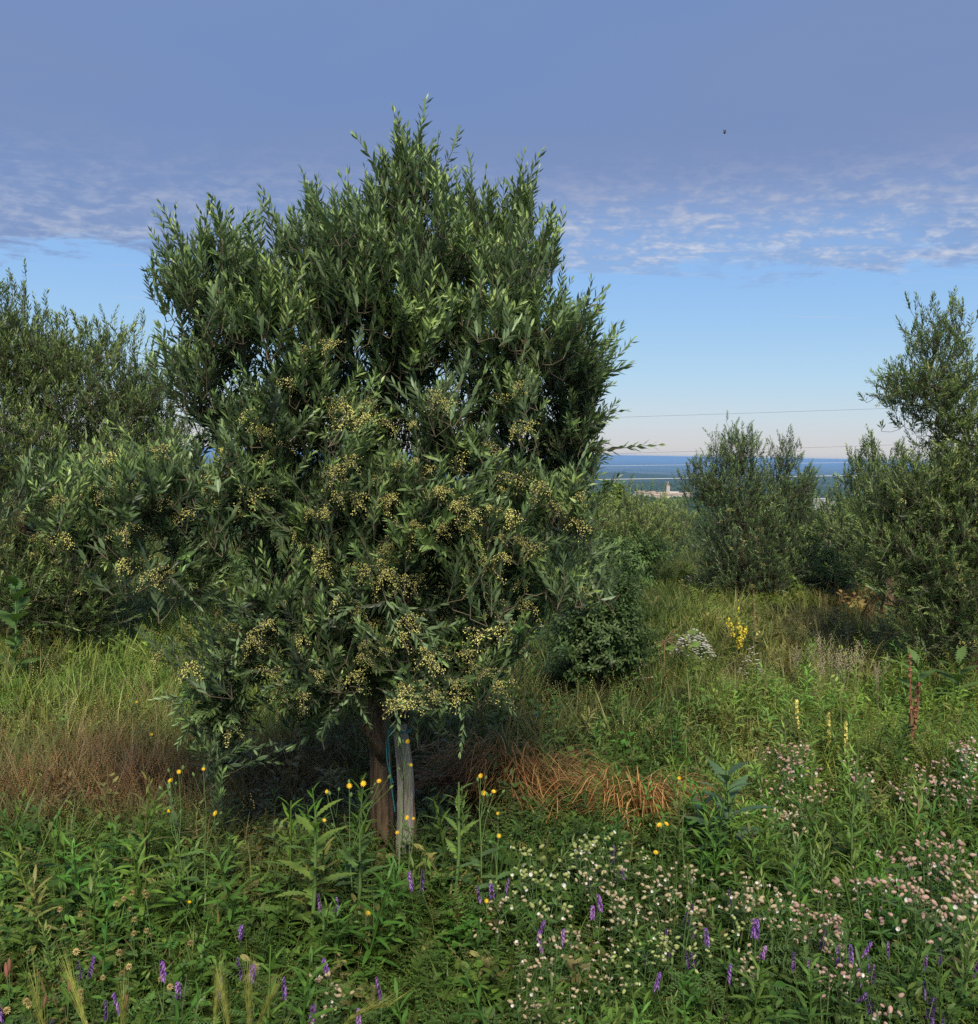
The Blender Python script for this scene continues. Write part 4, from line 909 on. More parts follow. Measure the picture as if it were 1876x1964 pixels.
# ------------------------------------------------------------------ single plants and flowers
PALEC = plain_mat('campion_calyx', (.42, .34, .21), .6, .2, 60, .3); PINKC = plain_mat('campion_calyx_pink', (.42, .28, .22), .6, .2, 60, .3); GREENC = plain_mat('campion_calyx_green', (.32, .36, .13), .6, .2, 60, .3)
PETAL = plain_mat('white_petal', (.66, .64, .58), .6, .08, 60, .25); YELLOW = plain_mat('yellow_petal', (.76, .50, .03), .55, .12, 60, .2); LEMON = plain_mat('lemon_petal', (.60, .48, .05), .55, .12, 60, .2); PALEY = plain_mat('pale_yellow', (.62, .55, .16), .6, .15)
PURPLE = leaf_mat('vetch_petal', [(0, (.06, .025, .08)), (.5, (.15, .05, .29)), (1, (.34, .20, .42))], .5, .3, trans=.2); TAN = plain_mat('faded_clover', (.38, .28, .12), .8, .3, 80); RUST = plain_mat('rusty_seed', (.17, .075, .045), .8, .3, 80)
HERB = leaf_mat('herb_leaf', [(0, (.030, .062, .020)), (.5, (.065, .125, .036)), (1, (.13, .20, .055))], .5, .35, trans=.2)
THIS = leaf_mat('thistle_leaf', [(0, (.026, .056, .028)), (.5, (.055, .105, .048)), (1, (.11, .17, .07))], .5, .35, trans=.15)
SHADE_HERB = leaf_mat('shaded_herb_leaf', [(0, (.020, .040, .014)), (.5, (.045, .080, .024)), (1, (.085, .125, .035))], .5, .3, trans=.15)  # darker herb leaf: the shade by the big tree is put into its colour
BRIGHT = leaf_mat('bright_leaf', [(0, (.07, .13, .03)), (.5, (.13, .21, .045)), (1, (.22, .30, .07))], .5, .3, trans=.3)
STRAW = leaf_mat('orange_straw', [(0, (.12, .058, .026)), (.5, (.34, .165, .052)), (1, (.50, .32, .14))], .7, .15, trans=.15)
BARLEY = plain_mat('barley_green', (.34, .36, .09), .6, .2, 60, .35)
def clone(root, loc, rz, sc, label, cat, group):
    r = root.copy(); COL.objects.link(r); r.location = loc; r.rotation_euler = (random.gauss(0, .16), random.gauss(0, .16), rz); r.scale = (sc,) * 3
    tag(r, label, cat, group)
    for ch in list(root.children):
        c = ch.copy(); COL.objects.link(c); c.parent = r
        for g2 in ch.children:
            d = g2.copy(); COL.objects.link(d); d.parent = c
    return r
USED = set()
def place(protos, k, qx, qy, h, label, cat, group, jitter=.0, rz=None):
    pr = protos[k % len(protos)]; g, p = G(qx, qy, h * 1.0); s = h / pr['h'] * random.uniform(.82, 1.12); rz = random.uniform(0, 6.28) if rz is None else rz
    if id(pr) not in USED:
        USED.add(id(pr)); r = pr['root']; r.location = g; r.rotation_euler = (0, 0, rz); r.scale = (s,) * 3; tag(r, label, cat, group); return r
    return clone(pr['root'], g, rz, s, label, cat, group)
def proto(name, h, parts):
    root = empty(name, (0, 0, -50)); 
    for p in parts:
        o = bpy.data.objects.new(p[0], p[1]); link(o, root); o.matrix_local = p[2]
        for s in (p[3] if len(p) > 3 else []):
            q = bpy.data.objects.new(s[0], s[1]); link(q, o); q.matrix_local = s[2]
    return dict(root=root, h=h)
I4 = Matrix.Identity(4)
def orient(p, d, s=1.0, roll=0):
    d = Vector(d).normalized(); return Matrix.Translation(Vector(p)) @ d.to_track_quat('Z', 'Y').to_matrix().to_4x4() @ Matrix.Rotation(roll, 4, 'Z') @ Matrix.Scale(s, 4)
# campion
def calyx_mesh(mat, petals=True):
    m = MB(); m.lathe((0, 0, 0), (0, 0, 1), [(0, .0015), (.002, .0042), (.006, .0058), (.011, .0052), (.015, .0034), (.0165, .0030)], 0, .5, 8)
    if petals:
        for k in range(5):
            a = k * 1.2566; o = Vector((math.cos(a), math.sin(a), 0)); s = Vector((-o.y, o.x, 0))
            for q in (-1, 1): m.leaf((0, 0, .016), o + s * q * .35 + Vector((0, 0, .6)), Vector((0, 0, 1)), .0075, .0036, 1, .5, 1, curl=.1)
    return m.mesh('flower', [mat, PETAL])
CAL = {k: [calyx_mesh(m, True), calyx_mesh(m, False), calyx_mesh(m, False)] for k, m in (('cream', PALEC), ('pink', PINKC), ('green', GREENC))}
def campion(seed, kind, nfl=9):
    r = random.Random(seed); m = MB(); parts = []; h = .34; tips = []
    for s in range(3):
        a = r.uniform(0, 6.28); top = Vector((math.cos(a) * r.uniform(.02, .07), math.sin(a) * r.uniform(.02, .07), h * r.uniform(.82, 1.0))); mid = top * .5 + Vector((.01, .008, .01)); m.tube([(0, 0, 0), mid, top], [.0017, .0014, .001], 0, .5, 4)
        for k in range(5):
            c = mid * (k / 2.5) if k < 2.5 else mid.lerp(top, (k - 2.5) / 2.5)
            for q in (0, math.pi):
                b = k * 1.57 + q; o = Vector((math.cos(b), math.sin(b), .5)); m.leaf(c, o, (0, 0, 1), .035, .010, 1, r.uniform(.3, .8), 2)
        for f in range(nfl // 3):
            b = r.uniform(0, 6.28); e = top + Vector((math.cos(b) * r.uniform(.008, .032), math.sin(b) * r.uniform(.008, .032), r.uniform(-.04, .016))); m.tube([top - Vector((0, 0, .03)), e], [.0008, .0006], 0, .5, 3)
            d = Vector((math.cos(b), math.sin(b), r.uniform(-.5, .9))); tips.append((e, d))
    parts.append(('stem', m.mesh('stem', [GREEN_STEM, HERB]), I4))
    for i, (e, d) in enumerate(tips): parts.append(('flower', CAL[kind][i % 3], orient(e, d, r.uniform(.75, 1.25))))
    return proto('bladder_campion', h, parts)
def ordinal(i, n):
    if n == 1: return ''
    if n == 2: return ('left one', 'right one')[i] + ', '
    if i == n - 1: return 'rightmost, '
    if i < (n + 1) // 2: return ORD[i] + ', '
    return ORD[n - 1 - i].replace('left', 'right') + ', '
def place_all(items, protos, h_of, cat, group):
    by = {}
    for it in items: by.setdefault(it[2], []).append(it)
    k = 0
    for lab, L_ in by.items():
        L_ = sorted(L_)
        for i, (x, y, l, pr, h) in enumerate(L_): place(pr, k, x, y, h, ordinal(i, len(L_)) + lab, cat, group); k += 1
CP = {k: [campion(60 + i + 10 * j, k, 9 if k != 'green' else 12) for i in range(3)] for j, k in enumerate(('cream', 'pink', 'green'))}
# drifts: (cx, cy, rx, ry, n, height, kind, label)
DR = [
 (1180, 1680, 60, 60, 9, .30, 'cream', 'cream campion right of the upper purple vetch'), (1260, 1700, 55, 60, 8, .30, 'cream', 'cream campion in the thickest central drift'),
 (1165, 1610, 60, 30, 7, .30, 'green', 'greenish campion below the right orange tuft'),
 (1420, 1700, 60, 50, 9, .32, 'cream', 'cream campion below the dark sow thistle'),
 (1600, 1730, 60, 38, 7, .32, 'pink', 'pinkish campion below the tallest whorled weed'), (1710, 1700, 55, 38, 7, .32, 'pink', 'pinkish campion between whorled weed and right edge'),
 (1790, 1610, 50, 35, 6, .34, 'pink', 'pinkish campion near the right edge, upper group'), (1800, 1690, 55, 35, 6, .34, 'pink', 'pinkish campion near the right edge, lower group'),
 (1850, 1670, 35, 40, 5, .33, 'cream', 'cream campion touching the right edge'),
 (1490, 1425, 50, 22, 6, .32, 'pink', 'pink campion just below the cream spikes'), (1520, 1460, 60, 22, 6, .32, 'pink', 'pink campion in the lower row below the cream spikes'),
 (1475, 1520, 35, 25, 5, .30, 'cream', 'small cream campion beside the dark sow thistle'), (1540, 1530, 35, 25, 6, .30, 'cream', 'small cream campion left of the tallest whorled weed'),
 (1835, 1435, 45, 25, 6, .34, 'pink', 'lilac pink campion, upper clump at right edge'), (1835, 1490, 45, 25, 5, .34, 'pink', 'lilac pink campion, lower clump at right edge'),
 (1700, 1470, 60, 35, 7, .32, 'pink', 'pink campion around the tall yellowish weed'),
 (1130, 1800, 110, 60, 8, .27, 'cream', 'cream campion low among weeds left of vetch'),
 (1000, 1770, 50, 60, 5, .27, 'cream', 'cream campion below and right of the stake'), (990, 1870, 50, 45, 4, .25, 'cream', 'cream campion near the bottom, right of centre'),
 (1300, 1790, 110, 50, 7, .27, 'green', 'greenish campion buds in the middle foreground'),
 (1530, 1800, 130, 50, 6, .27, 'cream', 'cream campion between the lower right vetches'),
 (1650, 1870, 60, 30, 4, .26, 'pink', 'pink campion low at lower right'),
 (1020, 1665, 80, 35, 6, .30, 'green', 'greenish campion right of the stake foot'),
 (1080, 1925, 80, 25, 4, .24, 'cream', 'cream campion on the bottom edge'),
 (630, 1880, 30, 30, 3, .25, 'cream', 'cream campion low in weeds left of centre'),
 (1860, 1760, 30, 60, 4, .28, 'cream', 'cream campion beside purple spikes, right edge'),
 (1335, 1660, 30, 20, 2, .30, 'cream', 'cream campion under the dark thistle rosette'),
]
rr = random.Random(77); IT = []
for (cx, cy, rx, ry, n, h, kind, lab) in DR:
    for i in range(n):
        a = rr.uniform(0, 6.28); u = rr.random() ** .5; IT.append((cx + rx * u * math.cos(a), cy + ry * u * math.sin(a), lab, CP[kind], h * rr.uniform(.9, 1.1)))
place_all(IT, None, None, 'flower', 'bladder campions in the meadow')
# vetch
def raceme(seed, L=.055):
    r = random.Random(seed); m = MB(); n = 30; m.tube([(0, 0, 0), (0, 0, L)], [.0012, .0007], 1, .5, 3)
    for i in range(n):
        u = i / n; a = r.uniform(-1.2, 1.2) ; o = Vector((math.sin(a), -math.cos(a) * .8, 0)); m.leaf((0, 0, L * u), o + Vector((0, 0, -.55 + .6 * u)), (0, 0, 1), .0185 * (1.1 - .55 * u), .0062, 0, r.uniform(.1, 1) , 2, curl=.25, fold=.8)
    return m.mesh('flower_spike', [PURPLE, GREEN_STEM])
RC = [raceme(i) for i in range(3)]
def vetch(seed):
    r = random.Random(seed); m = MB(); h = .30; a = r.uniform(0, 6.28); mid = Vector((.02 * math.cos(a), .02 * math.sin(a), h * .5)); e = Vector((-.01, .01, h * .86))
    m.tube([(0, 0, 0), mid, e], [.0014, .0012, .001], 0, .5, 4)
    for s in range(3):
        c = mid.lerp(e, s / 3.2); b = r.uniform(0, 6.28); o = Vector((math.cos(b), math.sin(b), .3)); tip = c + o * .10; m.tube([c, tip], [.0007, .0005], 0, .5, 3); sd = Vector((-o.y, o.x, 0))
        for i in range(7):
            for q in (-1, 1): m.leaf(c.lerp(tip, .2 + .8 * i / 7), sd * q + o * .3, (0, 0, 1), .016, .005, 1, r.uniform(.3, .9), 1)
    ps = [('stem', m.mesh('stem', [GREEN_STEM, HERB]), I4), ('flower_spike', RC[seed % 3], orient(e, (r.uniform(-.4, .4), r.uniform(-.2, .3), 1)))]
    return proto('purple_vetch', h, ps)
VP = [vetch(i) for i in range(5)]
q6 = lambda x, y: (931 + .5037 * x, 1428 + .5037 * y); q5 = lambda x, y: (.3971 * x, 1428 + .3971 * y)
VL = [(q6(*v), 'purple vetch left of the central campion drift') for v in ((205, 680), (215, 740), (275, 690), (395, 560), (430, 580), (360, 380), (550, 430), (500, 440), (455, 480), (35, 495))]
VL += [(q6(*v), 'purple vetch right of the central drift') for v in ((665, 740), (685, 760), (700, 670), (745, 765), (810, 790), (850, 660), (865, 680), (840, 720), (920, 550), (1010, 700), (1015, 740), (945, 875), (680, 890))]
VL += [(q6(*v), 'purple vetch in the thick lower right group') for v in ((1210, 790), (1245, 745), (1320, 800), (1345, 830), (1415, 740), (1465, 700), (1495, 790), (1440, 830), (1490, 850), (1400, 780), (1180, 820))]
VL += [(q6(*v), 'purple vetch in the lower right corner') for v in ((1755, 790), (1720, 800), (1825, 840), (1665, 880), (1510, 960), (1675, 1000), (1740, 930), (1810, 1020), (1740, 1010))]
VL += [(q5(*v), ('dark purple vetch near the left corner' if v[0] < 900 else 'dark purple vetch left of the bottom centre')) for v in ((400, 1095), (465, 1040), (660, 1160), (850, 1090), (870, 1310), (1195, 1115), (1160, 755), (1250, 1040), (1055, 1200), (1155, 1210), (1380, 1180), (1485, 1235), (1020, 1270), (1725, 1220), (1825, 1225), (90, 1250), (120, 1300), (720, 1110), (1560, 735), (1710, 760), (1585, 1075), (405, 1250))]
VL += [((822, 1688), 'purple vetch spike just right of the stake foot, left of two'), ((846, 1694), 'purple vetch spike just right of the stake foot, right of two'), ((925, 1690), 'small purple vetch right of the stake'), ((948, 1672), 'upper small purple vetch right of the stake')]
place_all([(x, y, lab, VP, .27 if y < 1800 else .24) for ((x, y), lab) in VL], None, None, 'flower', 'purple vetches')
# yellow sow thistles
def disc():
    m = MB(); m.lathe((0, 0, -.010), (0, 0, 1), [(0, .002), (.003, .0045), (.008, .004), (.011, .003)], 1, .5, 7)
    for k in range(22):
        a = k * 2 * math.pi / 22; o = Vector((math.cos(a), math.sin(a), .25 if k % 2 else .7)); m.leaf((0, 0, .0), o, (0, 0, 1), .0125 if k % 2 else .008, .0034, 0, .5, 1)
    return m.mesh('flower_head', [YELLOW, GREEN_STEM])
DISC = disc()
BUD = MB(); BUD.lathe((0, 0, -.006), (0, 0, 1), [(0, .001), (.003, .0035), (.008, .0042), (.012, .002), (.014, .0006)], 0, .5, 6); BUDM = BUD.mesh('bud', [GREEN_STEM])
def lobed_leaf(m, p, d, n, ln, w, mi, t, lobes=6, r=random):
    p = Vector(p); d = Vector(d).normalized(); sd = d.cross(Vector(n)).normalized(); nn = sd.cross(d).normalized(); vs = []; fs = []; k = lobes * 2 + 1
    for i in range(k + 1):
        u = i / k; ww = w / 2 * math.sin(math.pi * min(1, u * .9 + .08)) * (1.0 if i % 2 else .55); c = p + d * ln * u - nn * .35 * ln * u * u
        vs += [c + sd * ww + nn * .1 * ww + d * ln * (-.03 if i % 2 else 0), c - nn * .04 * w, c - sd * ww + nn * .1 * ww + d * ln * (-.03 if i % 2 else 0)]
    for i in range(k): a = 3 * i; fs += [(a, a + 3, a + 4, a + 1), (a + 1, a + 4, a + 5, a + 2)]
    m.add(vs, fs, mi, t)
def sow_thistle(heads, bq, label, name='sow_thistle', h=.42, leafy=True, mat=None, seed=0):
    r = random.Random(seed); mat = mat or HERB; g, pt = G(*bq, 0.0) if len(bq) == 2 else (Vector(bq), None); root = empty(name, g, label, 'flower', None); m = MB(); dd = g.y
    tops = [P(x, y, dd + r.uniform(-.05, .05)) - g for x, y in heads]; hub = sum(tops, Vector()) / len(tops) * .55 + Vector((0, 0, .0)); hub.x *= .8
    m.tube([(0, 0, -.03), hub * .5 + Vector((.008, 0, 0)), hub], [.0035, .003, .0024], 0, .5, 5)
    for t in tops:
        m.tube([hub, hub.lerp(t, .5) + Vector((r.uniform(-.012, .012), 0, -.01)), t - Vector((0, 0, .008))], [.002, .0015, .0012], 0, .5, 4)
        o = bpy.data.objects.new('flower_head', DISC); link(o, root); o.matrix_local = orient(t, (r.uniform(-.5, .5), -r.uniform(.3, 1.1), r.uniform(.3, 1)), r.uniform(.55, .95))
        for b in range(2):
            e = t + Vector((r.uniform(-.04, .04), r.uniform(-.02, .02), r.uniform(-.03, .015))); m.tube([hub.lerp(t, .6), e], [.0011, .0009], 0, .5, 3)
            o = bpy.data.objects.new('bud', BUDM); link(o, root); o.matrix_local = orient(e, (e - hub.lerp(t, .6)).normalized(), r.uniform(.9, 1.4))
    m.build('stem', [GREEN_STEM], root)
    for i in range(9 if leafy else 4):
        u = .05 + .9 * i / 9; a = i * 2.4 + r.uniform(-.3, .3); o = Vector((math.cos(a), math.sin(a), .55)); l = MB(); lobed_leaf(l, (0, 0, 0), o, (0, 0, 1), r.uniform(.10, .16) * (1.15 - .6 * u), r.uniform(.035, .05) * (1.2 - .5 * u), 0, r.uniform(.3, .8))
        l.build('leaf', [mat], root, loc=hub * u)
    return root
def ybase(x, y): return (x, y)
ST = [([(762, 1597)], (768, 1760), 'yellow sow thistle flower low in front of the wooden stake'), ([(780, 1568), (793, 1570)], (782, 1770), 'pair of yellow sow thistle flowers in front of the middle of the stake'),
      ([(782, 1422), (788, 1467)], (752, 1790), 'tall thin sow thistle with two small yellow heads crossing the stake top'),
      ([(627, 1518), (670, 1507), (697, 1503), (727, 1498), (622, 1573)], (672, 1790), 'branched yellow sow thistle just left of the trunk'),
      ([(327, 1497), (343, 1480), (326, 1555)], (352, 1760), 'yellow sow thistle left of the pair at the edge of the purple grass'), ([(390, 1475), (413, 1560)], (385, 1770), 'thin yellow flowered stem beside hanging olive leaves at left'),
      ([(922, 1488), (928, 1521), (947, 1518)], (915, 1760), 'yellow sow thistle standing before the big orange grass tuft'), ([(955, 1560), (957, 1603)], (948, 1780), 'sow thistle with two yellow heads below the orange grass tuft'),
      ([(1303, 1492)], (1310, 1740), 'single yellow flower above the right orange grass tuft'), ([(1278, 1580), (1265, 1582)], (1270, 1770), 'yellow flowers in front of the right orange grass tuft'), ([(1258, 1635)], (1250, 1800), 'low yellow flower under the right orange grass tuft'),
      ([(706, 1751)], (712, 1860), 'yellow flower low left of the stake foot'), ([(933, 1728)], (930, 1840), 'orange yellow flower low among the campions right of the stake'),
      ([(262, 1346)], (262, 1420), 'yellow flower highest in the bright left grass'), ([(291, 1408)], (291, 1480), 'yellow flower lower in the bright left grass'), ([(363, 1730)], (365, 1850), 'tiny yellow flower in the dark weeds lower left')]
for i, (hd, b, lab) in enumerate(ST): sow_thistle(hd, b, lab, seed=i, leafy=(i in (3, 6, 7, 4)))
# leafy upright weeds with lance leaves
def fleabane(seed, h, nl, ln, wd, mat, name='tall_weed', stemm=None):
    r = random.Random(seed); m = MB(); bx = r.uniform(-.02, .02); m.tube([(0, 0, -.02), (bx, .01, h * .5), (0, 0, h * .97)], [.0048, .004, .0022], 0, .5, 6); parts = [('stem', m.mesh('stem', [stemm or GREEN_STEM]), I4)]
    l = MB(); l.leaf((0, 0, 0), (0, 0, 1), (0, -1, 0), 1, wd, 0, .55, 4, curl=.38, fold=.35); l2 = MB(); l2.leaf((0, 0, 0), (0, 0, 1), (0, -1, 0), 1, wd * 1.1, 0, .85, 4, curl=.2, fold=.4); M = [l.mesh('leaf', [mat]), l2.mesh('leaf', [mat])]
    for i in range(nl):
        u = .10 + .90 * i / nl; a = i * 2.39996 + r.uniform(-.2, .2); el = .2 + 1.0 * u ** 3 + r.uniform(-.1, .1); s = ln * (1.1 - .55 * u) * r.uniform(.85, 1.15)
        d = Vector((math.cos(a), math.sin(a), el)).normalized(); z = d; up = Vector((0, 0, 1)); x = z.cross(up).normalized() * -1; y = z.cross(x)
        c = Vector((bx * 4 * (u * (1 - u)), .01 * 4 * u * (1 - u) , h * u)); parts.append(('leaf', M[1 if u > .75 else 0], Matrix.Translation(c) @ Matrix((x, y, z)).transposed().to_4x4() @ Matrix.Scale(s, 4)))
    return proto(name, h, parts)
FB = [fleabane(1, .42, 46, .085, .16, BRIGHT), fleabane(2, .36, 40, .075, .17, HERB), fleabane(3, .40, 44, .08, .18, BRIGHT)]
FL = [(q6(1290, 225), .48, 'tallest whorled green weed, standing left of the pink campion row'), (q6(1190, 365), .38, 'dark green whorled weed just left of the tallest one'), (q6(940, 0), .38, 'green narrow leaved weed above the dark sow thistle'), (q6(880, 20), .34, 'slim green weed left above the dark sow thistle'),
      (q6(1140, 640), .28, 'low green weed between cream campions right of centre'), (q6(1800, 580), .40, 'bright green weed near the lower right edge'), (q6(660, 925), .24, 'bright green star shaped weed at the bottom right of centre'), (q6(170, 310), .34, 'green narrow leaved weed below the left orange tuft'),
      (q6(1060, 455), .28, 'small green weed under the dark sow thistle leaves'), (q6(1510, 175), .42, 'green weed right of the tallest whorled weed'), (q6(1230, 380), .30, 'short green weed at the foot of the tallest whorled weed'), (q5(360, 370), .36, 'bright green weed at the edge of the purple grass patch'),
      (q5(240, 750), .28, 'green narrow leaved weed in the lower left foreground'), (q5(980, 520), .30, 'slender green weed below the hanging olive branch'), ((1270, 1345), .34, 'whorled green weed in the shadow right of the big tree'), ((1220, 1350), .30, 'smaller whorled green weed in shade right of the big tree'), ((1050, 1400), .28, 'green weed behind the left orange tuft'),
      ((880, 1530), .30, 'leafy green weed right of the stake'), ((1330, 1470), .36, 'thin green weed behind the right orange tuft')]
for i, ((x, y), h, lab) in enumerate(FL): place(FB, i, x, y, h, lab, 'weed', 'whorled green weeds')
YW = [fleabane(11, .55, 26, .085, .20, BRIGHT, 'yellowish_weed'), fleabane(12, .42, 22, .10, .22, BRIGHT, 'yellowish_weed', BROWN_STEM)]
place([YW[0]], 0, 1646, 1448, .58, 'tall yellow green weed between the two pink campion patches', 'weed', 'tall yellow green weeds'); place([YW[1]], 0, 1765, 1475, .46, 'yellow green weed with a brown stem near the right edge', 'weed', 'tall yellow green weeds')
# broad thistles
def big_thistle(qt, bq, label, nl, ll, lw, mat, h, seed, tall=True, name='thistle'):
    r = random.Random(seed); g, _ = G(*bq, 0); top = P(*qt, g.y) - g; root = empty(name, g, label, 'thistle'); m = MB(); m.tube([(0, 0, -.03), top * .5 + Vector((.01, 0, 0)), top], [.007, .006, .003], 0, .5, 6); m.build('stem', [GREEN_STEM], root)
    for i in range(nl):
        u = (.02 + .98 * (i / nl) ** (1.0 if tall else 1.8)); a = i * 2.4 + r.uniform(-.4, .4); o = Vector((math.cos(a), math.sin(a), .35 + .9 * u)); l = MB(); lobed_leaf(l, (0, 0, 0), o, (0, 0, 1), ll * (1.1 - .6 * u) * r.uniform(.8, 1.2), lw * (1.1 - .5 * u), 0, r.uniform(.3, .8), 7)
        l.build('leaf', [mat], root, loc=top * u)
        v = MB(); p = Vector((0, 0, .002)); 
    return root
big_thistle((1394, 1478), (1400, 1700), 'dark bluish green sow thistle with large leaves, right of the orange tufts', 22, .20, .085, THIS, .4, 3, name='dark_thistle')
big_thistle((1345, 1520), (1350, 1660), 'smaller dark thistle leaning left of the large one', 10, .16, .06, THIS, .3, 5, name='dark_thistle')
big_thistle((605, 1553), (592, 1840), 'pale green upright thistle with drooping leaves, left of the stake', 17, .17, .06, BRIGHT, .5, 8, name='pale_thistle')
big_thistle((880, 1500), (870, 1760), 'leafy green thistle right of the stake foot', 14, .13, .035, BRIGHT, .4, 10, name='pale_thistle')
big_thistle((690, 1600), (680, 1800), 'bushy green thistle at the left foot of the stake', 14, .13, .05, HERB, .4, 12, name='green_thistle')
big_thistle((30, 1110), (25, 1330), 'large leaved dark plant under the left olive', 16, .26, .14, HERB, .6, 14, name='broad_dock')
big_thistle((1760, 1260), (1760, 1400), 'dark broad leaved plant left of the right olive trunk', 12, .25, .11, HERB, .5, 15, name='broad_dock')
big_thistle((1840, 1260), (1835, 1370), 'dark broad leaved plant under the right olive', 12, .24, .12, HERB, .5, 16, name='broad_dock')
# clover heads
def clover(seed):
    r = random.Random(seed); m = MB(); h = .22; e = Vector((r.uniform(-.03, .03), r.uniform(-.03, .03), h)); m.tube([(0, 0, 0), e * .5 + Vector((.006, 0, 0)), e], [.0014, .0012, .001], 0, .5, 4)
    for i in range(3):
        c = e * (.3 + .2 * i)
        for k in range(3): a = k * 2.1 + i; m.leaf(c, Vector((math.cos(a), math.sin(a), .3)), (0, 0, 1), .02, .013, 1, .6, 2)
    f = MB()
    for k in range(34):
        z = 1 - 1.7 * k / 33; a = k * 2.4; s = math.sqrt(max(0, 1 - z * z)); o = Vector((math.cos(a) * s, math.sin(a) * s, z)); f.leaf(o * .002, o + Vector((0, 0, .3)), Vector((0, 0, 1)) + o * .3, .0080, .0030, 0, .5, 1)
    return proto('faded_clover', h, [('stem', m.mesh('stem', [GREEN_STEM, HERB]), I4), ('flower_head', f.mesh('flower_head', [TAN]), Matrix.Translation(e))])
CL = [clover(i) for i in range(4)]
CLP = [(345, 680), (355, 780), (430, 790), (520, 770), (640, 700), (625, 740), (740, 765), (632, 820), (283, 840), (240, 885), (640, 895), (770, 905), (840, 935), (700, 910), (460, 975), (510, 1025), (590, 1065), (350, 1095), (795, 1035), (860, 1020), (330, 1200), (240, 1215), (410, 1210), (185, 1215), (105, 1195), (75, 1000), (655, 650), (610, 1050), (605, 740), (375, 690), (620, 1060), (150, 1190), (430, 810), (165, 740)]
place_all([(*q5(*v), 'faded tan clover, ' + ('upper row of the lower left weeds' if v[1] < 760 else 'second row of the lower left weeds' if v[1] < 890 else 'third row of the lower left weeds' if v[1] < 1060 else 'lowest row by the left corner'), CL, .21) for v in CLP], None, None, 'flower', 'faded clover heads')
RS = [proto('plantain', .24, [('stem', (lambda m: (m.tube([(0, 0, 0), (.004, 0, .2)], [.0016, .0012], 0, .5, 4), m.mesh('stem', [GREEN_STEM]))[1])(MB()), I4), ('seed_head', (lambda m: (m.lathe((.004, 0, .2), (0, 0, 1), [(0, .002), (.006, .005), (.018, .0058), (.032, .004), (.04, .001)], 0, .5, 8), m.mesh('seed_head', [RUST]))[1])(MB()), I4)])]
place_all([(*q5(*v), 'rusty brown plantain head in the left corner weeds', RS, .23) for v in ((380, 1240), (130, 1150), (70, 1090), (510, 1250), (655, 1110), (40, 1030), (300, 1130))], None, None, 'plant', 'plantain heads')
# wild barley
def barley(seed, bend):
    r = random.Random(seed); m = MB(); h = .42; pts = [Vector((bend * u * u * .10, -.02 * u, h * u * (1 - abs(bend) * .08 * u))) for u in [i / 6 for i in range(7)]]; m.tube(pts, [.0014] * 7, 0, .5, 4)
    m.leaf(pts[2], (.6, -.2, 1), (0, -1, 0), .13, .006, 0, .5, 3); e = pts[-1]; d = (pts[-1] - pts[-2]).normalized(); f = MB(); k = 16
    for i in range(k):
        u = i / k; c = e + d * .062 * u + Vector((bend * .02 * u * u, 0, -abs(bend) * .012 * u * u)); o = d.orthogonal().normalized()
        for s in (0, 1, 2):
            o2 = Matrix.Rotation(s * 2.09 + i * .5, 3, d) @ o; f.leaf(c, d + o2 * .35, o2, .009, .0034, 0, .5, 1); tip = c + (d + o2 * .22 + Vector((bend * .35, 0, 0))).normalized() * r.uniform(.045, .065); sd = d.cross(o2) * .0004; f.add([c + sd, c - sd, tip], [(0, 1, 2)], 0)
    return proto('wild_barley', h + .06, [('stem', m.mesh('stem', [BARLEY]), I4), ('ear', f.mesh('ear', [BARLEY]), I4)])
BL = [barley(1, .15), barley(2, -.2), barley(3, 1.3), barley(4, .5)]
for i, (v, k, lab) in enumerate([((1010, 910), 0, 'upright green barley ear left of the arching one'), ((1235, 935), 2, 'arching wild barley ear bending right, bottom left of centre'), ((725, 1050), 0, 'broad upright barley ear, largest of the lower left'), ((1085, 1060), 3, 'barley ear leaning under the arching ear'), ((1210, 1130), 1, 'upright barley ear right of the arching one, near the bottom'), ((450, 1200), 1, 'barley ear at the bottom left between clover heads'),
        ((690, 1265), 0, 'barley ear cut by the bottom edge, below the broad ear'), ((820, 1240), 1, 'slim barley ear at the bottom edge, left of centre'), ((915, 1225), 3, 'leaning barley ear at the bottom edge'), ((1110, 1280), 2, 'arched barley ear at the bottom edge'), ((1370, 1240), 0, 'rightmost barley ear at the bottom edge'), ((260, 295), 0, 'left of two pale barley ears on the purple grass'), ((330, 290), 2, 'right of two pale barley ears on the purple grass, bent')]):
    place([BL[k]], 0, *q5(*v), .66 if v[1] > 800 else .30, lab, 'barley', 'wild barley ears', rz=random.uniform(-.3, .3))
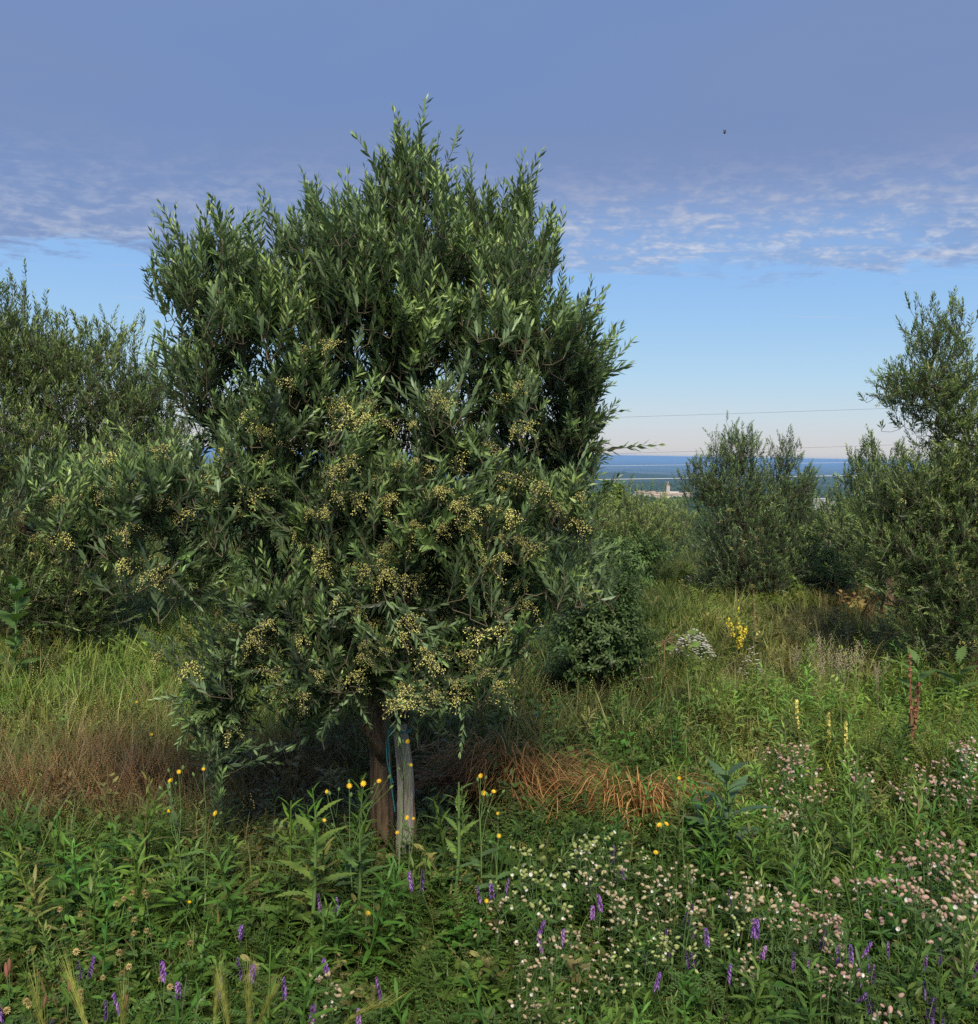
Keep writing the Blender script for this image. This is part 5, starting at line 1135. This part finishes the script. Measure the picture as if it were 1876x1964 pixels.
# orange dry tufts
def dry_tuft(qc, wpx, hpx, label, seed, n=420):
    r = random.Random(seed); g, _ = G(qc[0], qc[1] + hpx * .55, 0); k = g.y / FOC; W_ = wpx * k; H = hpx * k; root = empty('dry_grass_tuft', g, label, 'grass tuft', 'orange dry grass tufts')
    crowns = [(r.uniform(-.32, .32) * W_, r.uniform(-.15, .2) * W_, r.uniform(.6, 1.0)) for _ in range(5)]; sweep = r.uniform(-.3, .6)
    for part in range(8):
        m = MB(); cx_, cy_, hh = crowns[part % 5]; lean = r.uniform(-1.1, 1.1) + sweep
        for i in range(n // 8):
            base = Vector((cx_ + r.gauss(0, .13) * W_, cy_ + r.gauss(0, .10) * W_, 0)); a = lean + r.gauss(0, 1.0); o = Vector((math.sin(a), -math.cos(a) * .7, 0)); ln = H * r.uniform(.8, 1.9); top = H * hh * r.uniform(.4, 1.2); kk = 7; vs = []
            s = o.cross(Vector((0, 0, 1))).normalized() * r.uniform(.0016, .0048); wv = r.uniform(-.02, .02); sk = r.uniform(.8, 1.25)
            for q in range(kk + 1):
                u = q / kk; c = base + o * ln * .85 * u ** 1.2 + s.normalized() * wv * math.sin(u * 5) + Vector((0, 0, top * math.sin(min(1.0, u * sk) * 2.35))); vs += [c - s * (1 - u * .75), c + s * (1 - u * .75)]
            m.add(vs, [(2 * q, 2 * q + 1, 2 * q + 3, 2 * q + 2) for q in range(kk)], 0, min(1, max(0, r.gauss(.5, .28))))
        m.build('blade_bunch', [STRAW], root)
dry_tuft((1000, 1475), 215, 135, 'largest mound of orange dry grass, right of the stake', 1, 620); dry_tuft((1228, 1530), 160, 125, 'right hand mound of orange dry grass arching over', 2, 560)
dry_tuft((855, 1500), 60, 60, 'small orange dry tuft next to the stake', 3, 160); dry_tuft((520, 1690), 90, 60, 'thin tangle of brown dry grass left of the pale thistle', 4, 200)
# mullein, spikes, dock
def spike(qt, qb, label, mat, n, wid, cat, name, seed, frac=.5, branches=0, sm=None):
    r = random.Random(seed); g, _ = G(*qb, 0); top = P(*qt, g.y) - g; root = empty(name, g, label, cat); m = MB(); m.tube([(0, 0, -.02), top * .5, top], [.006, .005, .002], 0, .5, 5)
    for i in range(8): a = i * 2.4; m.leaf(top * (.03 + .05 * i), Vector((math.cos(a), math.sin(a), .6)), (0, 0, 1), .12 - .008 * i, .035, 1, .5, 3, curl=.3)
    f = MB(); ends = [(top * (1 - frac), top)] + [(top * (1 - frac) * r.uniform(.8, 1.1), top * (1 - frac) + Vector((r.uniform(-1, 1) * wid * .55, r.uniform(-1, 1) * wid * .55, top.z * r.uniform(.3, .55)))) for _ in range(branches)]
    for a, b in ends:
        m.tube([a, b], [.003, .0015], 0, .5, 4)
        for i in range(n // len(ends)):
            u = r.random(); o = Vector((r.uniform(-1, 1), r.uniform(-1, .4), r.uniform(-.3, .5))).normalized(); c = a.lerp(b, u) + o * wid * .14 * (1 - u * .7)
            for k in range(4): f.leaf(c, Matrix.Rotation(k * 1.57, 3, o) @ o.orthogonal() + o * .3, o, .010, .009, 0, .5, 1)
    m.build('stem', [sm or GREEN_STEM, HERB], root); f.build('flower_spike', [mat], root)
spike((1415, 1150), (1418, 1262), 'bright yellow branching mullein in front of the middle olive', LEMON, 240, .17, 'mullein', 'mullein', 1, .8, 9)
spike((1446, 1130), (1450, 1265), 'thin seedy stalk with a few yellow flowers right of the mullein', PALEY, 14, .10, 'plant', 'mullein', 2, .9, 5, BROWN_STEM)
spike((1528, 1340), (1532, 1460), 'leftmost of three cream flower spikes above the campions', PALEY, 46, .06, 'flower', 'cream_flower_spike', 3, .6)
spike((1589, 1365), (1592, 1480), 'middle one of three cream flower spikes above the campions', PALEY, 50, .06, 'flower', 'cream_flower_spike', 4, .65)
spike((1622, 1385), (1625, 1490), 'rightmost of three cream flower spikes, beside the yellow green weed', PALEY, 36, .06, 'flower', 'cream_flower_spike', 5, .6)
spike((1745, 1250), (1750, 1480), 'tall brown dried dock stalk in front of the right olive', RUST, 130, .07, 'plant', 'dock_stalk', 6, .75, 3, MATS['rusty_seed'])
spike((1000, 1160), (1010, 1300), 'bare brown stalk in the shade below the big tree', RUST, 10, .05, 'plant', 'dock_stalk', 8, .5, 2, BROWN_STEM)
# white flower cushions
def cushion(qc, w, n, label):
    g, _ = G(*qc, .05); k = g.y / FOC; root = empty('white_flower_cushion', g, label, 'flowers', 'white flower cushions'); m = MB(); s = MB(); r = random.Random(n)
    for i in range(n):
        a = r.uniform(0, 6.28); u = r.random() ** .5; p = Vector((math.cos(a) * u * w * k, math.sin(a) * u * w * k * .8, .30 * (1 - u * u * .6) * r.uniform(.75, 1.05))); s.tube([(p.x * .6, p.y * .6, 0), p], [.001, .0008], 0, .5, 3)
        for q in range(5): b = q * 1.256; m.leaf(p, Vector((math.cos(b), math.sin(b) , .4)), (0, 0, 1), .012, .009, 0, .5, 1)
        s.leaf(p * .7, Vector((math.cos(a), math.sin(a), .5)), (0, 0, 1), .03, .009, 1, .5, 1)
    s.build('stems', [GREEN_STEM, HERB], root); m.build('flowers', [PETAL], root)
cushion((1328, 1275), 44, 330, 'bright white flower cushion in the grass right of the shady bush'); cushion((1440, 1312), 26, 45, 'small white flower cushion below the mullein'); cushion((1580, 1148), 42, 120, 'white flowers at the foot of the middle olive on its right'); cushion((1200, 1152), 35, 50, 'thin white flowers beyond the shady bush'); cushion((1330, 1135), 22, 30, 'faint white flowers left of the middle olive foot')
cushion((1850, 1545), 30, 40, 'small white flowers above the campions at the right edge')
# orange-red herb patch and pale seed plumes
def plume(qt, h, label, n, mat, k):
    g, _ = G(*qt, h); root = empty('grass_plume', g, label, 'grass', 'pale seed plumes'); r = random.Random(k); m = MB()
    for i in range(n):
        a = r.uniform(0, 6.28); o = Vector((math.cos(a) * .12, math.sin(a) * .12, 1)); ln = h * r.uniform(.8, 1.05); e = o * ln; m.tube([(0, 0, 0), e * .5, e], [.0016, .0013, .0008], 0, .5, 3)
        for q in range(16): c = e * (.72 + .28 * q / 16); b = r.uniform(0, 6.28); m.blob(c + Vector((math.cos(b), math.sin(b), 0)) * r.uniform(0, .018), .0030, 0, .5, 2.2)
    m.build('stalks', [mat], root)
PLM = plain_mat('pale_straw', (.30, .25, .17), .8, .2)
PL_ = sorted(((1585, 1215, .45), (1600, 1235, .4), (1560, 1225, .4), (1620, 1250, .4), (1690, 1260, .4), (1570, 1255, .35), (1530, 1240, .35), (1645, 1235, .4)))
for i, (x, y, h) in enumerate(PL_): plume((x, y), h, ordinal(i, 8) + 'pale feathery seed plume left of the dock stalk', 6, PLM, i)
# shady bush and vine
def bush(qc, rx, ry, d, n, label, seed, mat, ll=.05):
    rng = np.random.default_rng(seed); c = P(*qc, d); g = Vector((c.x, c.y, gz(c.x, c.y))); root = empty('leafy_bush', g, label, 'bush'); k = d / FOC
    v = rng.normal(size=(n, 3)); v /= np.linalg.norm(v, axis=1, keepdims=True); S = np.array(c) + v * (rng.random(n) ** .45)[:, None] * np.array([rx * k, rx * k * .8, ry * k]); S += np.sin(S[:, [1, 2, 0]] * 9 / (k * 300) + seed) * rx * k * .16 + rng.normal(0, .08, S.shape) * rx * k; S = S[S[:, 2] > g.z + .05]; n = len(S)
    A = []
    for s in range(4):
        A.append(broad(200 + s + seed, .17, 11, ll * .8, .42, .05).arrays())
    Dv = (S - np.array(c)); Dv /= np.linalg.norm(Dv, axis=1, keepdims=True); Dv = Dv + np.array([0, 0, .9]); R = frame_to(Dv, rng.random(n) * 6.28) * rng.uniform(.8, 1.3, n)[:, None, None]
    vi = rng.integers(0, 4, n); order = np.argsort(S[:, 1]); fr_ = order[:min(90, n // 3)]; rest = np.setdiff1d(np.arange(n), fr_); M = merge(A, vi[rest], R[rest], S[rest] - np.array(g), rng.uniform(-.2, .15, len(rest)))
    o = bpy.data.objects.new('foliage', mesh_from('foliage', M, [mat])); link(o, root); o['kind'] = 'stuff'; ms = [mesh_from('leafy_sprig', a, [mat]) for a in A]
    for t in fr_: o = bpy.data.objects.new('leafy_sprig', ms[vi[t]]); link(o, root); o.matrix_local = mat4(R[t], S[t] - np.array(g))
    m = MB()
    for t in range(0, n, 12):
        e = Vector(S[t]) - g; m.tube([Vector((e.x * .15, e.y * .15, 0)), e * .5 + Vector((0, 0, .05)), e], [.006, .004, .002], 0, .5, 4)
    m.build('branches', [TWIGB], root)
bush((1150, 1222), 80, 100, 6.2, 620, 'dark leafy bush in the shade right of the big tree', 1, SHADE_HERB, .042); bush((1130, 1120), 60, 60, 7.2, 260, 'green bush behind the right side of the big tree', 2, SHADE_HERB, .045)
bush((1165, 1000), 40, 70, 17, 200, 'bright green small tree far behind the big olive on its right', 3, BRIGHT, .16); bush((1185, 1075), 90, 45, 11.5, 260, 'low scrub under the pale olive bush', 4, HERB, .07); bush((1590, 1100), 60, 45, 11, 200, 'green scrub around the pale stakes', 5, HERB, .07)
bush((1545, 1045), 40, 35, 14, 120, 'brownish scrub behind the middle olive on its right', 6, OLIVE_W, .07); bush((250, 1180), 70, 50, 9.5, 220, 'green scrub in the gap beside the left olive', 7, HERB, .07); bush((470, 1130), 90, 50, 10, 200, 'shaded scrub seen under the left branches of the big tree', 8, HERB, .07)
def vine(qc, d, label):
    c = P(*qc, d); g = Vector((c.x, c.y, gz(c.x, c.y))); root = empty('vine_shoot', g, label, 'vine'); r = random.Random(9); m = MB(); k = d / FOC
    tips = [(-70, 50), (-60, 5), (25, -40), (5, 5), (70, 5), (-10, 40), (-55, 30), (-20, 10), (0, -25), (35, -10), (50, 25), (15, 20), (-35, 55), (60, -35)]
    hub = c - g; m.tube([(0, 0, 0), hub * .6, hub], [.006, .005, .004], 0, .5, 5)
    lm_ = MB()
    for a, ln in ((-1.9, .55), (-1.0, .85), (0, 1.0), (1.0, .85), (1.9, .55)):
        lm_.leaf((0, 0, 0), (math.sin(a), 0, math.cos(a)), (0, -1, 0), .11 * ln, .062, 0, .6, 3, curl=.2, fold=.15, shape=[(.25, .9), (.5, 1.0), (.75, .7)])
    me = lm_.mesh('leaf', [BRIGHT])
    for (x, y) in tips:
        x *= .75; y *= .6
        e = hub + Vector((x * k, r.uniform(-.1, .1), -y * k)); m.tube([hub, e], [.003, .002], 0, .5, 4); o = bpy.data.objects.new('leaf', me); link(o, root); o.matrix_local = orient(e, (x / 60, -.5, -y / 60 + r.uniform(-.3, .3)), r.uniform(.35, .65), r.uniform(-.5, .5))
    m.build('stem', [BROWN_STEM], root)
vine((1275, 1228), 6.5, 'bright lobed vine leaves beside the shady bush')
# dead branch and the flying insect
def dead_branch():
    g, a = G(1180, 1320, .08); m = MB(); b = P(1255, 1298, g.y); root = empty('dead_branch', g, 'thin pale dead branch lying in the grass by the white cushion', 'branch'); m.tube([a - g, (a - g).lerp(b - g, .5) + Vector((0, 0, .02)), b - g], [.010, .008, .005], 0, .5, 6); m.tube([(a - g).lerp(b - g, .4), (a - g).lerp(b - g, .6) + Vector((0, 0, .12))], [.006, .003], 0, .5, 5); m.build('stick', [PLM], root)
dead_branch()
def insect():
    c = P(1390, 253, 1.6); root = empty('flying_insect', c, 'small dark insect flying in the open sky', 'insect'); BLK = plain_mat('insect_body', (.02, .02, .025), .5); m = MB(); m.lathe((0, 0, -.003), (0, .15, 1), [(0, .0004), (.0012, .0016), (.0028, .0018), (.0042, .0013), (.0052, .0015), (.0062, .0005)], 0, .5, 10); m.build('body', [BLK], root)
    WG = plain_mat('insect_wing', (.22, .24, .28), .3, .05, 40, .7)
    for s in (-1, 1): w = MB(); w.leaf((0, 0, .001), (s * .8, -.2, .7), (0, -1, 0), .0042, .0022, 0, .5, 3); w.build('wing', [WG], root)
    l = MB()
    for s in (-1, 1):
        for k in range(3): l.tube([(0, 0, .0005 * k), (s * .0018, -.001, -.0006 + .0006 * k), (s * .0022, -.001, -.0026 + .0006 * k)], [.00012] * 3, 0, .5, 3)
    l.build('legs', [BLK], root)
insect()
